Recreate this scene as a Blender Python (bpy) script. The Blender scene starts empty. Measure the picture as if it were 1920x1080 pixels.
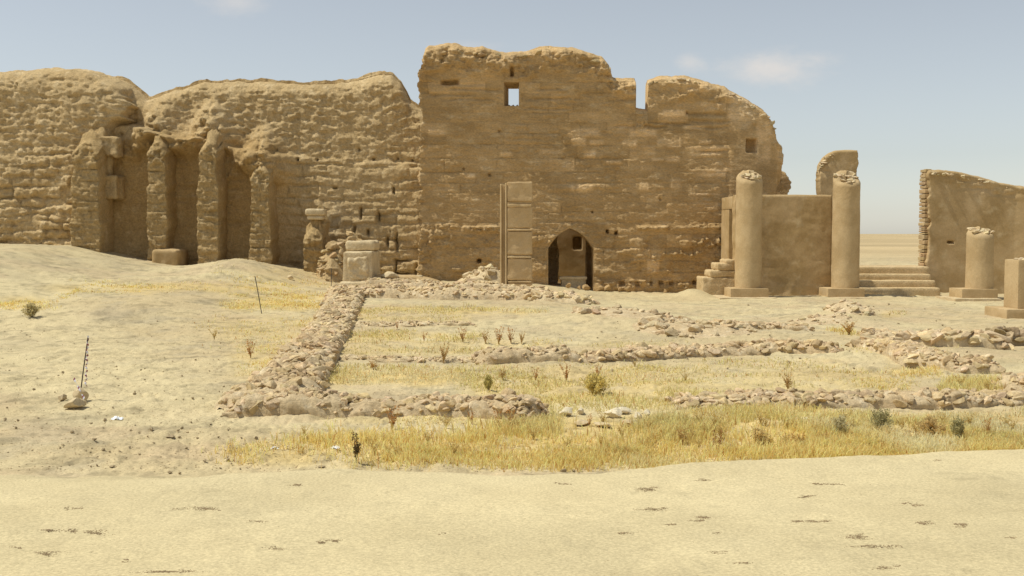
import bpy, math
import numpy as np
S = bpy.context.scene
COL = S.collection
R = math.radians
# ---------------------------------------------------------------- camera
CAMZ = 2.2; F = 2060.0; PITCH = math.atan(102/2060)
cam = bpy.data.cameras.new("camera"); camo = bpy.data.objects.new("camera", cam); COL.objects.link(camo)
cam.lens = F/1920*36; cam.sensor_width = 36; cam.clip_start = .1; cam.clip_end = 20000
camo.location = (0, 0, CAMZ); camo.rotation_euler = (R(90)-PITCH, 0, 0); S.camera = camo
# ---------------------------------------------------------------- sky + sun
SUN_EL, SUN_AZ = 62.0, -95.5       # azimuth measured from +Y towards +X
SUN_STR, SKY_STR = 3.7, 0.095
world = bpy.data.worlds.new("World"); S.world = world; world.use_nodes = True
nt = world.node_tree; nt.nodes.clear()
sky = nt.nodes.new("ShaderNodeTexSky"); sky.sky_type = 'NISHITA'; sky.sun_disc = False
sky.sun_elevation = R(SUN_EL); sky.sun_rotation = R(SUN_AZ)
sky.air_density = 1.05; sky.dust_density = 0.6; sky.ozone_density = 1.1; sky.altitude = 500
bg = nt.nodes.new("ShaderNodeBackground"); bg.inputs[1].default_value = SKY_STR
wo = nt.nodes.new("ShaderNodeOutputWorld")
hs = nt.nodes.new("ShaderNodeHueSaturation"); hs.inputs['Saturation'].default_value = .44; hs.inputs['Value'].default_value = 1.12
nt.links.new(sky.outputs[0], hs.inputs['Color'])
def raydir(px, py):
    a = (px-960)/F; b = (540-py)/F
    s, c = math.sin(PITCH), math.cos(PITCH)
    v = np.array([a, c+b*s, -s+b*c]); return v/np.linalg.norm(v)
tc = nt.nodes.new("ShaderNodeTexCoord")
prev = hs.outputs[0]
nz = nt.nodes.new("ShaderNodeTexNoise"); nz.inputs['Scale'].default_value = 34; nz.inputs['Detail'].default_value = 7; nz.inputs['Roughness'].default_value = .62
mpn = nt.nodes.new("ShaderNodeMapping"); mpn.inputs['Scale'].default_value = (1, 1, 1.9)
tn = nt.nodes.new("ShaderNodeMix"); tn.data_type = 'RGBA'; tn.blend_type = 'MULTIPLY'; tn.inputs[0].default_value = 1; tn.inputs[7].default_value = (1.0, 1.0, .98, 1)
nt.links.new(prev, tn.inputs[6]); prev = tn.outputs[2]
nt.links.new(tc.outputs['Generated'], mpn.inputs[0]); nt.links.new(mpn.outputs[0], nz.inputs['Vector'])
for (px, py, wx, wz, amt) in [(1452, 128, 150, 48, .85), (1292, 118, 46, 26, .5), (440, 6, 90, 34, .48), (870, 88, 110, 16, .2)]:
    d = raydir(px, py)
    su = nt.nodes.new("ShaderNodeVectorMath"); su.operation = 'SUBTRACT'; su.inputs[1].default_value = tuple(d)
    ml = nt.nodes.new("ShaderNodeVectorMath"); ml.operation = 'MULTIPLY'; ml.inputs[1].default_value = (F/wx, F/wx, F/wz)
    ln = nt.nodes.new("ShaderNodeVectorMath"); ln.operation = 'LENGTH'
    nt.links.new(tc.outputs['Generated'], su.inputs[0]); nt.links.new(su.outputs[0], ml.inputs[0]); nt.links.new(ml.outputs[0], ln.inputs[0])
    m1 = nt.nodes.new("ShaderNodeMapRange"); m1.inputs[1].default_value = 1.25; m1.inputs[2].default_value = .1; m1.inputs[3].default_value = -.35; m1.inputs[4].default_value = .75
    nt.links.new(ln.outputs['Value'], m1.inputs[0])
    ad = nt.nodes.new("ShaderNodeMath"); ad.operation = 'ADD'; nt.links.new(m1.outputs[0], ad.inputs[0]); nt.links.new(nz.outputs[0], ad.inputs[1])
    m2 = nt.nodes.new("ShaderNodeMapRange"); m2.interpolation_type = 'SMOOTHSTEP'; m2.inputs[1].default_value = .50; m2.inputs[2].default_value = 1.42; m2.inputs[4].default_value = amt
    nt.links.new(ad.outputs[0], m2.inputs[0])
    mx = nt.nodes.new("ShaderNodeMix"); mx.data_type = 'RGBA'; mx.inputs[7].default_value = (7.6, 7.2, 6.8, 1)
    nt.links.new(m2.outputs[0], mx.inputs[0]); nt.links.new(prev, mx.inputs[6]); prev = mx.outputs[2]
nt.links.new(prev, bg.inputs[0]); nt.links.new(bg.outputs[0], wo.inputs[0])
sl = bpy.data.lights.new("sun", 'SUN'); sl.energy = SUN_STR; sl.angle = R(.5); sl.color = (1, .96, .83)
so = bpy.data.objects.new("sun", sl); COL.objects.link(so)
so.rotation_euler = (R(90-SUN_EL), 0, R(-SUN_AZ)+math.pi)
S.view_settings.view_transform = 'Standard'; S.view_settings.look = 'None'; S.view_settings.gamma = 1
S.view_settings.exposure = 0.08
S.render.engine = 'CYCLES'; S.cycles.max_bounces = 6; S.cycles.diffuse_bounces = 4; S.cycles.use_denoising = True

# ---------------------------------------------------------------- numpy noise
def _h(ix, iy, iz, seed):
    n = (ix.astype(np.int64)*374761393 + iy.astype(np.int64)*668265263 + iz.astype(np.int64)*2147483647 + seed*1274126177) & 0xffffffff
    n = ((n ^ (n >> 13))*1274126177) & 0xffffffff
    n = ((n ^ (n >> 16))*2246822519) & 0xffffffff
    return ((n ^ (n >> 15)) & 0xffffff)/float(0xffffff)
def vn(x, y, z=0.0, seed=0):
    x, y, z = np.broadcast_arrays(np.asarray(x, float), np.asarray(y, float), np.asarray(z, float))
    ix, iy, iz = np.floor(x), np.floor(y), np.floor(z)
    fx, fy, fz = x-ix, y-iy, z-iz
    fx = fx*fx*(3-2*fx); fy = fy*fy*(3-2*fy); fz = fz*fz*(3-2*fz)
    out = 0
    for a in (0, 1):
        for b in (0, 1):
            for c in (0, 1):
                out = out + _h(ix+a, iy+b, iz+c, seed)*(fx if a else 1-fx)*(fy if b else 1-fy)*(fz if c else 1-fz)
    return out*2-1
def fbm(x, y, z=0.0, seed=0, oct=4, gain=.5):
    o = 0; a = 1; t = 0
    for i in range(oct):
        k = 2.03**i
        o = o + a*vn(np.asarray(x)*k, np.asarray(y)*k, np.asarray(z)*k, seed+i*17); t += a; a *= gain
    return o/t
def billow(x, y, z=0.0, seed=0, oct=3):
    o = 0; a = 1; t = 0
    for i in range(oct):
        k = 2.1**i
        o = o + a*np.abs(vn(np.asarray(x)*k, np.asarray(y)*k, np.asarray(z)*k, seed+i*31)); t += a; a *= .5
    return o/t
def crumble(x, y, seed=0, f=3.0):
    return fbm(np.asarray(x)*f, np.asarray(y)*f, seed=seed, oct=4, gain=.82)-.35*np.abs(fbm(np.asarray(x)*f*2.3, np.asarray(y)*f*2.3, seed=seed+5, oct=2))
def blocky(x, y, w, h, seed=0, warp=.35):
    x = np.asarray(x, float)/w+warp*fbm(np.asarray(x)*1.9, np.asarray(y)*1.9, seed=seed, oct=3)*2; y = np.asarray(y, float)/h+warp*fbm(np.asarray(x)*w*2.3, np.asarray(y)*2.3, seed=seed+3, oct=3)*2
    r_ = np.floor(y); return _h(np.floor(x+_h(r_, r_*0, r_*0, seed+9)*.8), r_, r_*0, seed+7)*2-1
def sst(a, b, x):
    t = np.clip((np.asarray(x, float)-a)/(b-a), 0, 1); return t*t*(3-2*t)
def box2(x, y, x0, x1, y0, y1, sx, sy):
    return sst(x0-sx, x0+sx, x)*(1-sst(x1-sx, x1+sx, x))*sst(y0-sy, y0+sy, y)*(1-sst(y1-sy, y1+sy, y))
# ---------------------------------------------------------------- pixel <-> world helpers (used once, to read positions off the photo)
SP, CP = math.sin(PITCH), math.cos(PITCH)
def W(px, py, Y):
    a = (np.asarray(px, float)-960)/F; b = (540-np.asarray(py, float))/F
    t = Y/(CP+b*SP); return a*t, CAMZ+t*(-SP+b*CP)
def toP(x, y, z):
    d = y*CP-(z-CAMZ)*SP; u = y*SP+(z-CAMZ)*CP
    return 960+F*x/d, 540-F*u/d
# ---------------------------------------------------------------- ground height
PX_ = [-60, -22, -18.8, -16.2, -14.8, -13.5, -12.4, -10, -9.4, -8.6, -7.8, -6.6, -5, -1, .8, 3.2, 60]
PZ_ = [2.2, 2.0, 1.85, 1.75, 1.42, 1.2, 1.04, 1.02, 1.1, 1.0, .84, .62, .46, .34, .26, 0, 0]
def edgeY(x):
    return np.interp(x, [-8, -5.0, -3.9, -2.1, -1.8, -.95, -.15, .65, 1.05, 1.63, 2.76, 3.65, 5.4, 9], [9.85, 9.7, 9.6, 9.64, 9.75, 9.7, 9.5, 9.55, 9.85, 10.05, 10.3, 10.45, 10.78, 11.2]) + .05*vn(np.asarray(x)*2.1, 3.3)
def zones(x, y):
    w_ = .12+.45*(1-sst(-3.4, -1.8, x)); fore = 1-sst(-w_, w_, y-edgeY(x)+.25*(w_-.12)*fbm(x*2.5, y*2.5, seed=88, oct=4)*2)
    return fore
def H(x, y):
    x = np.asarray(x, float); y = np.asarray(y, float)
    fade = 1-sst(48, 58, y)
    s = sst(21, 38.5, y)*fade
    z = np.interp(x, PX_, PZ_)*s
    z = z + .30*np.exp(-((x+9.2)/1.7)**2-((y-37.2)/2.2)**2)
    z = z + .22*np.exp(-((x+17)/5)**2-((y-31)/3)**2)
    z = z + .28*np.exp(-((x-2.4)/1.6)**2-((y-26.5)/2.2)**2) + .16*np.exp(-((x-4.5)/1.8)**2-((y-23.5)/1.2)**2)
    z = z + .30*np.exp(-((x-8.6)/.9)**2-((y-28.3)/1.0)**2) + .15*np.exp(-((x-7.6)/1.5)**2-((y-19.2)/2)**2)
    z = z + .10*np.exp(-((x-1.2)/1.5)**2-((y-31)/1.8)**2)
    z = z + .28*np.exp(-((x-6.4)/.55)**2-((y-38.6)/1.0)**2)
    near = 1-sst(80, 400, y)
    fore = zones(x, y)
    z = z + (fbm(x*.32, y*.32, seed=5)*.10*(1-.6*fore) + fbm(x*1.3, y*1.3, seed=9)*.03*(1-.8*fore))*near
    z = z + fore*.11 - (1-fore)*.03*(1-sst(13, 16, y))
    rough = sst(-.2, 1.0, y-edgeY(x))*(1-sst(45, 60, y))
    z = z + rough*((billow(x*3.1, y*3.1, seed=20, oct=5)-.3)*.07+.010*crumble(x, y, 21, 5.0))*(.5+.9*sst(-.2, .4, fbm(x*.5, y*.5, seed=77)))
    z = z + fore*((billow(x*2.0, y*2.0, seed=15, oct=4)-.3)*.02*sst(-.2, .3, fbm(x*.6, y*.6, seed=16))+fbm(x*2.5, y*2.5, seed=13)*.008+sst(.35, .6, fbm(x*3, y*3, seed=14, oct=5))*.008)
    z = z + (billow(x*11, y*11, seed=41, oct=2)-.3)*.03*rough*(1-sst(22, 32, y))
    # far desert: long very low swells
    z = z + sst(120, 600, y)*(fbm(x*.006, y*.004, seed=3)*.55 + .1)*(1-sst(2500, 5000, y)*.8)
    return z
def G(px, py):
    px = np.asarray(px, float); py = np.asarray(py, float)
    z = np.zeros(np.broadcast(px, py).shape)
    a = (px-960)/F; b = (540-py)/F
    dy = CP+b*SP; dz = np.minimum(-SP+b*CP, -1e-3)
    Y = 10.0
    for i in range(14):
        t = (z-CAMZ)/dz; Yn = t*dy
        Y = Yn if i == 0 else .5*Y+.5*Yn
        x = a*Y/dy; z = H(x, Y)
    return x, Y, z
# ---------------------------------------------------------------- mesh helpers
def mesh(name, V, faces, mat, col=None, smooth=True, parent=None, label=None, cat=None, group=None, kind=None, mats=None, fmat=None):
    """faces: list of int arrays (n,3)/(n,4)"""
    V = np.asarray(V, np.float32)
    me = bpy.data.meshes.new(name); me.vertices.add(len(V)); me.vertices.foreach_set('co', V.ravel())
    if not isinstance(faces, list): faces = [faces]
    faces = [np.asarray(f, np.int32) for f in faces if len(f)]
    loops = np.concatenate([f.ravel() for f in faces]); tot = np.concatenate([np.full(len(f), f.shape[1], np.int32) for f in faces])
    st = np.concatenate([[0], np.cumsum(tot)[:-1]]).astype(np.int32)
    me.loops.add(len(loops)); me.loops.foreach_set('vertex_index', loops)
    me.polygons.add(len(tot)); me.polygons.foreach_set('loop_start', st); me.polygons.foreach_set('loop_total', tot)
    me.polygons.foreach_set('use_smooth', (tot == 4) if smooth == 'mix' else np.full(len(tot), bool(smooth)))
    if col is None: col = np.ones((len(V), 3))
    ca = me.attributes.new('Col', 'FLOAT_COLOR', 'POINT')
    ca.data.foreach_set('color', np.concatenate([np.asarray(col, np.float32), np.ones((len(V), 1), np.float32)], 1).ravel())
    for m in (mats or [mat]): me.materials.append(m)
    if fmat is not None: me.polygons.foreach_set('material_index', np.asarray(fmat, np.int32))
    me.update(calc_edges=True); me.validate(clean_customdata=False)
    o = bpy.data.objects.new(name, me); COL.objects.link(o)
    if parent is not None: o.parent = parent
    tag(o, label, cat, group, kind); return o
def tag(o, label=None, cat=None, group=None, kind=None):
    if label: o['label'] = label
    if cat: o['category'] = cat
    if group: o['group'] = group
    if kind: o['kind'] = kind
    return o
def empty(name, loc, label, cat, group=None):
    o = bpy.data.objects.new(name, None); COL.objects.link(o); o.location = loc; o.empty_display_size = .3
    tag(o, label, cat, group); return o
class MB:
    def __init__(s): s.V = []; s.F3 = []; s.F4 = []; s.C = []; s.n = 0
    def add(s, V, f3=None, f4=None, col=(1, 1, 1)):
        V = np.asarray(V, float); s.V.append(V)
        if f3 is not None and len(f3): s.F3.append(np.asarray(f3)+s.n)
        if f4 is not None and len(f4): s.F4.append(np.asarray(f4)+s.n)
        c = np.asarray(col, float); s.C.append(np.broadcast_to(c, (len(V), 3)) if c.ndim == 1 else c); s.n += len(V)
    def build(s, name, mat, origin=None, **k):
        V = np.concatenate(s.V)
        if origin is not None: V = V-np.asarray(origin)
        fs = []
        if s.F3: fs.append(np.concatenate(s.F3))
        if s.F4: fs.append(np.concatenate(s.F4))
        k.setdefault('smooth', 'mix'); o = mesh(name, V, fs, mat, col=np.concatenate(s.C), **k)
        if origin is not None: o.location = origin
        return o
# ---------------------------------------------------------------- materials
def earth(name, c1, c2, c3=None, scale=1.2, bump=.5, bdist=.03, fine=18, rough=.95, streak=1.0, mixlo=.35, mixhi=.65, spk=0.0, fbump=.25, fv=(.72, 1.22)):
    m = bpy.data.materials.new(name); m.use_nodes = True; n = m.node_tree; L = n.links.new
    b = n.nodes['Principled BSDF']; b.inputs['Roughness'].default_value = rough; b.inputs['Specular IOR Level'].default_value = .12
    t = n.nodes.new("ShaderNodeTexCoord"); mp = n.nodes.new("ShaderNodeMapping"); mp.inputs['Scale'].default_value = (1, 1, streak)
    L(t.outputs['Object'], mp.inputs[0])
    def noise(sc, det, ro=.6, src=mp):
        q = n.nodes.new("ShaderNodeTexNoise"); q.inputs['Scale'].default_value = sc; q.inputs['Detail'].default_value = det; q.inputs['Roughness'].default_value = ro
        L(src.outputs[0], q.inputs['Vector']); return q
    n1 = noise(scale, 8); n2 = noise(fine, 5, .7)
    r1 = n.nodes.new("ShaderNodeMapRange"); r1.inputs[1].default_value = mixlo; r1.inputs[2].default_value = mixhi; L(n1.outputs[0], r1.inputs[0])
    mx = n.nodes.new("ShaderNodeMix"); mx.data_type = 'RGBA'; mx.inputs[6].default_value = (*c1, 1); mx.inputs[7].default_value = (*c2, 1); L(r1.outputs[0], mx.inputs[0])
    out = mx.outputs[2]
    if c3:
        n3 = noise(scale*2.7, 6, .55); r3 = n.nodes.new("ShaderNodeMapRange"); r3.inputs[1].default_value = .55; r3.inputs[2].default_value = .72; L(n3.outputs[0], r3.inputs[0])
        m3 = n.nodes.new("ShaderNodeMix"); m3.data_type = 'RGBA'; m3.inputs[7].default_value = (*c3, 1); L(out, m3.inputs[6]); L(r3.outputs[0], m3.inputs[0]); out = m3.outputs[2]
    r2 = n.nodes.new("ShaderNodeMapRange"); r2.inputs[1].default_value = .3; r2.inputs[2].default_value = .7; r2.inputs[3].default_value = fv[0]; r2.inputs[4].default_value = fv[1]; L(n2.outputs[0], r2.inputs[0])
    def mul(a, bb, fac=1):
        q = n.nodes.new("ShaderNodeMix"); q.data_type = 'RGBA'; q.blend_type = 'MULTIPLY'; q.inputs[0].default_value = fac; L(a, q.inputs[6]); L(bb, q.inputs[7]); return q.outputs[2]
    out = mul(out, r2.outputs[0])
    at = n.nodes.new("ShaderNodeAttribute"); at.attribute_name = 'Col'; out = mul(out, at.outputs['Color'])
    if spk:
        n4 = noise(fine*2.2, 2, .5, t); r4 = n.nodes.new("ShaderNodeMapRange"); r4.inputs[1].default_value = .66; r4.inputs[2].default_value = .72; r4.inputs[3].default_value = 1; r4.inputs[4].default_value = 1-spk; L(n4.outputs[0], r4.inputs[0])
        out = mul(out, r4.outputs[0])
    L(out, b.inputs['Base Color'])
    n5 = noise(fine*.45, 9, .72); bp = n.nodes.new("ShaderNodeBump"); bp.inputs['Strength'].default_value = bump; bp.inputs['Distance'].default_value = bdist; L(n5.outputs[0], bp.inputs['Height'])
    n6 = noise(fine*2.4, 5, .7, t); bp2 = n.nodes.new("ShaderNodeBump"); bp2.inputs['Strength'].default_value = fbump; bp2.inputs['Distance'].default_value = bdist*.4; L(n6.outputs[0], bp2.inputs['Height']); L(bp.outputs[0], bp2.inputs['Normal'])
    L(bp2.outputs[0], b.inputs['Normal']); return m
def plain(name, c, rough=.8, metal=0):
    m = bpy.data.materials.new(name); m.use_nodes = True; n = m.node_tree; b = n.nodes['Principled BSDF']
    b.inputs['Roughness'].default_value = rough; b.inputs['Metallic'].default_value = metal; b.inputs['Specular IOR Level'].default_value = .2
    at = n.nodes.new("ShaderNodeAttribute"); at.attribute_name = 'Col'
    q = n.nodes.new("ShaderNodeMix"); q.data_type = 'RGBA'; q.blend_type = 'MULTIPLY'; q.inputs[0].default_value = 1; q.inputs[6].default_value = (*c, 1); n.links.new(at.outputs['Color'], q.inputs[7])
    nn = n.nodes.new("ShaderNodeTexNoise"); nn.inputs['Scale'].default_value = 9; nn.inputs['Detail'].default_value = 4
    rr = n.nodes.new("ShaderNodeMapRange"); rr.inputs[3].default_value = .8; rr.inputs[4].default_value = 1.2; n.links.new(nn.outputs[0], rr.inputs[0])
    q2 = n.nodes.new("ShaderNodeMix"); q2.data_type = 'RGBA'; q2.blend_type = 'MULTIPLY'; q2.inputs[0].default_value = 1; n.links.new(q.outputs[2], q2.inputs[6]); n.links.new(rr.outputs[0], q2.inputs[7])
    n.links.new(q2.outputs[2], b.inputs['Base Color']); return m
def leafmat(name, c, tr=.3):
    m = plain(name, c, .7); n = m.node_tree; b = n.nodes['Principled BSDF']; o = n.nodes['Material Output']
    t = n.nodes.new("ShaderNodeBsdfTranslucent"); n.links.new(b.inputs['Base Color'].links[0].from_socket, t.inputs[0])
    x = n.nodes.new("ShaderNodeMixShader"); x.inputs[0].default_value = tr; n.links.new(b.outputs[0], x.inputs[1]); n.links.new(t.outputs[0], x.inputs[2]); n.links.new(x.outputs[0], o.inputs[0]); return m
M_GROUND = earth("ground_soil", (1, 1, 1), (.93, .92, .90), None, scale=.9, bump=.10, bdist=.008, fine=44, spk=.0, fbump=.15)
M_MUD = earth("mud_rubble", (.64, .475, .255), (.53, .38, .19), (.72, .56, .33), scale=.8, bump=1.0, bdist=.10, fine=15, fbump=1.0)
M_BRICK = earth("mud_brick", (.57, .395, .20), (.465, .308, .14), (.635, .468, .26), scale=.7, bump=1.0, bdist=.07, fine=12, streak=2.4, fbump=.5)
M_PLAST = earth("mud_plaster", (0.500, 0.360, 0.190), (0.410, 0.285, 0.135), (0.550, 0.420, 0.240), scale=.9, bump=.35, bdist=.02, fine=16, fv=(.88, 1.10), mixlo=.42, mixhi=.58)
M_COLUMN = earth("column_plaster", (0.530, 0.395, 0.220), (0.465, 0.335, 0.175), None, scale=1.3, bump=.5, bdist=.02, fine=22, fv=(.88, 1.10), mixlo=.42, mixhi=.58)
M_PALE = earth("worn_stone", (0.640, 0.520, 0.330), (0.530, 0.410, 0.240), (0.700, 0.590, 0.390), scale=2.5, bump=.7, bdist=.03, fine=20)
M_FOUND = earth("foundation_rubble", (0.630, 0.500, 0.310), (0.520, 0.390, 0.225), (0.720, 0.600, 0.410), scale=2.2, bump=.9, bdist=.05, fine=18)
M_STONE = earth("field_stone", (.42, .33, .20), (.32, .245, .15), (.5, .41, .27), scale=3, bump=.6, bdist=.02, fine=24)
M_LIME = earth("limestone", (.76, .68, .50), (.62, .52, .35), None, scale=4, bump=.9, bdist=.02, fine=22)
M_GRASS = leafmat("dry_straw", (1, 1, 1), .55)
M_WEED = leafmat("dry_weed", (1, 1, 1), .2)
M_LEAF = leafmat("shrub_leaf", (1.35, 1.12, 1.05), .5)
M_ROD = plain("rusty_rod", (.10, .08, .07), .6, .3)
M_TAPE = plain("tape", (1, 1, 1), .5)
M_STEP = earth("step_stone", (.62, .475, .275), (.53, .395, .215), None, scale=2.0, bump=.7, bdist=.03, fine=20)
rng = np.random.default_rng(11)
# ---------------------------------------------------------------- ground sheet
GRASS = [ # x0,x1,y0,y1 (photo px), soft x/y, density, height(m), colour key
 (620, 1990, 815, 868, 110, 18, 1.0, .20, 0), (440, 720, 832, 872, 90, 14, .6, .14, 0), (980, 1960, 780, 840, 60, 14, .75, .20, 1),
 (1180, 1990, 775, 812, 80, 12, .75, .17, 1), (880, 1320, 700, 770, 60, 18, .60, .13, 1), (1290, 1640, 690, 742, 50, 14, .45, .12, 1),
 (590, 880, 692, 722, 25, 8, .75, .13, 1), (640, 900, 622, 640, 20, 5, .6, .15, 1), (660, 1010, 576, 586, 20, 4, .7, .14, 1), (640, 1000, 640, 668, 40, 8, .45, .10, 1), (900, 1250, 685, 712, 60, 8, .45, .10, 1), (1600, 1760, 640, 660, 40, 6, .3, .1, 1),
 (640, 870, 590, 606, 30, 6, .45, .1, 1), (440, 612, 550, 580, 30, 6, .8, .12, 0), (120, 560, 532, 548, 60, 5, .6, .12, 0),
 (400, 640, 590, 640, 40, 16, .35, .1, 0), (440, 560, 640, 710, 25, 18, .45, .1, 0), (0, 95, 556, 578, 20, 5, .6, .12, 0),
 (1560, 1700, 700, 735, 30, 10, .5, .11, 0), (1770, 1880, 712, 736, 20, 6, .9, .22, 1), (640, 1010, 775, 795, 60, 6, .45, .12, 1),
 (1680, 1760, 690, 705, 20, 5, .8, .16, 0), (1560, 1600, 618, 628, 15, 4, .8, .2, 0), (1650, 1690, 586, 592, 10, 2, .8, .12, 1),
 (1290, 1580, 672, 690, 50, 6, .35, .1, 1), (1260, 1560, 765, 785, 40, 6, .8, .18, 0), (1100, 1250, 640, 655, 40, 6, .3, .1, 1), (460, 620, 505, 540, 60, 8, .3, .1, 0), (900, 1060, 640, 660, 30, 6, .3, .1, 0)]
def strawmask(px, py):
    m = np.zeros(np.shape(px)); px = px+30*fbm(px*.012, py*.03, seed=301); py = py+8*fbm(px*.02+7, py*.05, seed=302)
    for (x0, x1, y0, y1, sx, sy, d, h, c) in GRASS: m = np.maximum(m, box2(px, py, x0, x1, y0, y1, sx, sy)*min(1, d*1.1))
    return m
def ground_col(x, y, z):
    px, py = toP(x, np.maximum(y, 2.0), z)
    cream = np.array([.60, .505, .30]); tan = np.array([.535, .43, .25]); straw = np.array([.63, .47, .185]); grey = np.array([.44, .37, .24]); pink = np.array([.555, .43, .265])
    fore = zones(x, y)
    n1 = fbm(x*.35, y*.35, seed=50, oct=5); n2 = fbm(x*1.7, y*1.7, seed=60, oct=5); n3 = fbm(x*7, y*5, seed=66, oct=3)
    c = tan+(cream-tan)*np.clip(.5+n1*1.6, 0, 1)[..., None]
    c = c+(grey-c)*(sst(.05, .45, n2)*.55*(1-fore))[..., None]
    c = c+(pink-c)*(sst(.1, .5, fbm(x*.6, y*.9, seed=70))*.5)[..., None]
    c = c*(1-fore)[..., None]+(cream*(1+.05*n1+.03*n2)[..., None])*fore[..., None]
    # trodden pale track on the left
    tr = sst(0, .5, 1-np.abs(px-(-120+ (py-520)*1.5))/260)*(py < 800)*(py > 540)*(1-fore)
    c = c+(cream*1.03-c)*(tr*.7)[..., None]
    pile = box2(px, py, 170, 300, 575, 610, 40, 12)+.8*box2(px, py, -40, 100, 635, 655, 40, 8)+.8*box2(px, py, -40, 260, 475, 520, 60, 12)+.6*box2(px, py, 0, 240, 780, 830, 60, 20)
    c = c+(grey*.92-c)*(np.clip(pile, 0, 1)*.6*np.clip(.7+n2, 0, 1))[..., None]
    sm = (1-fore)*strawmask(px, py)*np.clip(.8+n2*1.5+.5*n3, 0, 1)
    c = c+(straw-c)*(sm*.88)[..., None]
    c = c*(1+.10*n3*(1-fore*.7))[..., None]
    # flattened dark crumbs trodden into the pale foreground
    sp = sst(.30, .55, fbm(x*3.2, y*4.2, seed=90, oct=5, gain=.7))*sst(-.3, .3, fbm(x*.8, y*.8, seed=91))
    c = c*(1-.16*sp*fore)[..., None]
    c = c*(1+(.12*fbm(x*.5, y*.7, seed=97, oct=5)+.08*fbm(x*4, y*5, seed=98, oct=5, gain=.65))*fore)[..., None]
    sp2 = sst(.30, .5, fbm(x*6, y*8, seed=93, oct=3))
    c = c*(1-.24*sp2*(1-fore)*(1-sst(30, 45, y)))[..., None]
    sp3 = sst(.12, .4, fbm(x*2.2, y*3.2, seed=95, oct=5, gain=.65)); c = c*(1-.24*sp3*(1-fore)*(.6+.4*(px < 620)))[..., None]
    far = sst(60, 140, y)
    fc = np.array([.50, .385, .215])*(1+.30*fbm(x*.01, y*.035, seed=33)+.20*fbm(x*.05, y*.2, seed=34))[..., None]
    c = c+(fc-c)*far[..., None]
    return np.clip(c, .02, .9)
ys = [-60, -30, -15, -7, -3, -.5, 1, 2, 3, 4, 4.8]
y = 5.4
while y < 52: ys.append(y); y *= 1.0042
while y < 7000: ys.append(y); y *= 1.02
ys = np.array(ys); U = np.linspace(-1, 1, 821)
hw = lambda Y: .52*np.maximum(Y, 5)+.6
X = np.array([U*hw(Y)+np.sign(U)*np.abs(U)**15*(45+.8*max(Y, 0)) for Y in ys]); YY = np.repeat(ys[:, None], len(U), 1)
Z = H(X, YY); nr, nc = X.shape
idx = np.arange(nr*nc).reshape(nr, nc)
Fq = np.stack([idx[:-1, :-1], idx[:-1, 1:], idx[1:, 1:], idx[1:, :-1]], -1).reshape(-1, 4)
gc = ground_col(X, YY, Z)
H_exact = H
_tx = np.arange(-30, 30.01, .06); _ty = np.concatenate([np.arange(3, 20, .05), np.arange(20, 64, .08)]); _TX, _TY = np.meshgrid(_tx, _ty); _TZ = H_exact(_TX, _TY)
def H(x, y):
    x = np.asarray(x, float); y = np.asarray(y, float); fx = np.clip((x+30)/.06, 0, len(_tx)-1.001); ix = fx.astype(int); fx = fx-ix
    fy = np.clip(np.interp(y, _ty, np.arange(len(_ty))), 0, len(_ty)-1.001); iy = fy.astype(int); fy = fy-iy
    return (_TZ[iy, ix]*(1-fx)+_TZ[iy, ix+1]*fx)*(1-fy)+(_TZ[iy+1, ix]*(1-fx)+_TZ[iy+1, ix+1]*fx)*fy
mesh("ground", np.stack([X, YY, Z], -1).reshape(-1, 3), Fq, M_GROUND, col=gc.reshape(-1, 3), kind='structure', label="pale sandy desert ground with straw coloured patches around the ruins")
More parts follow.
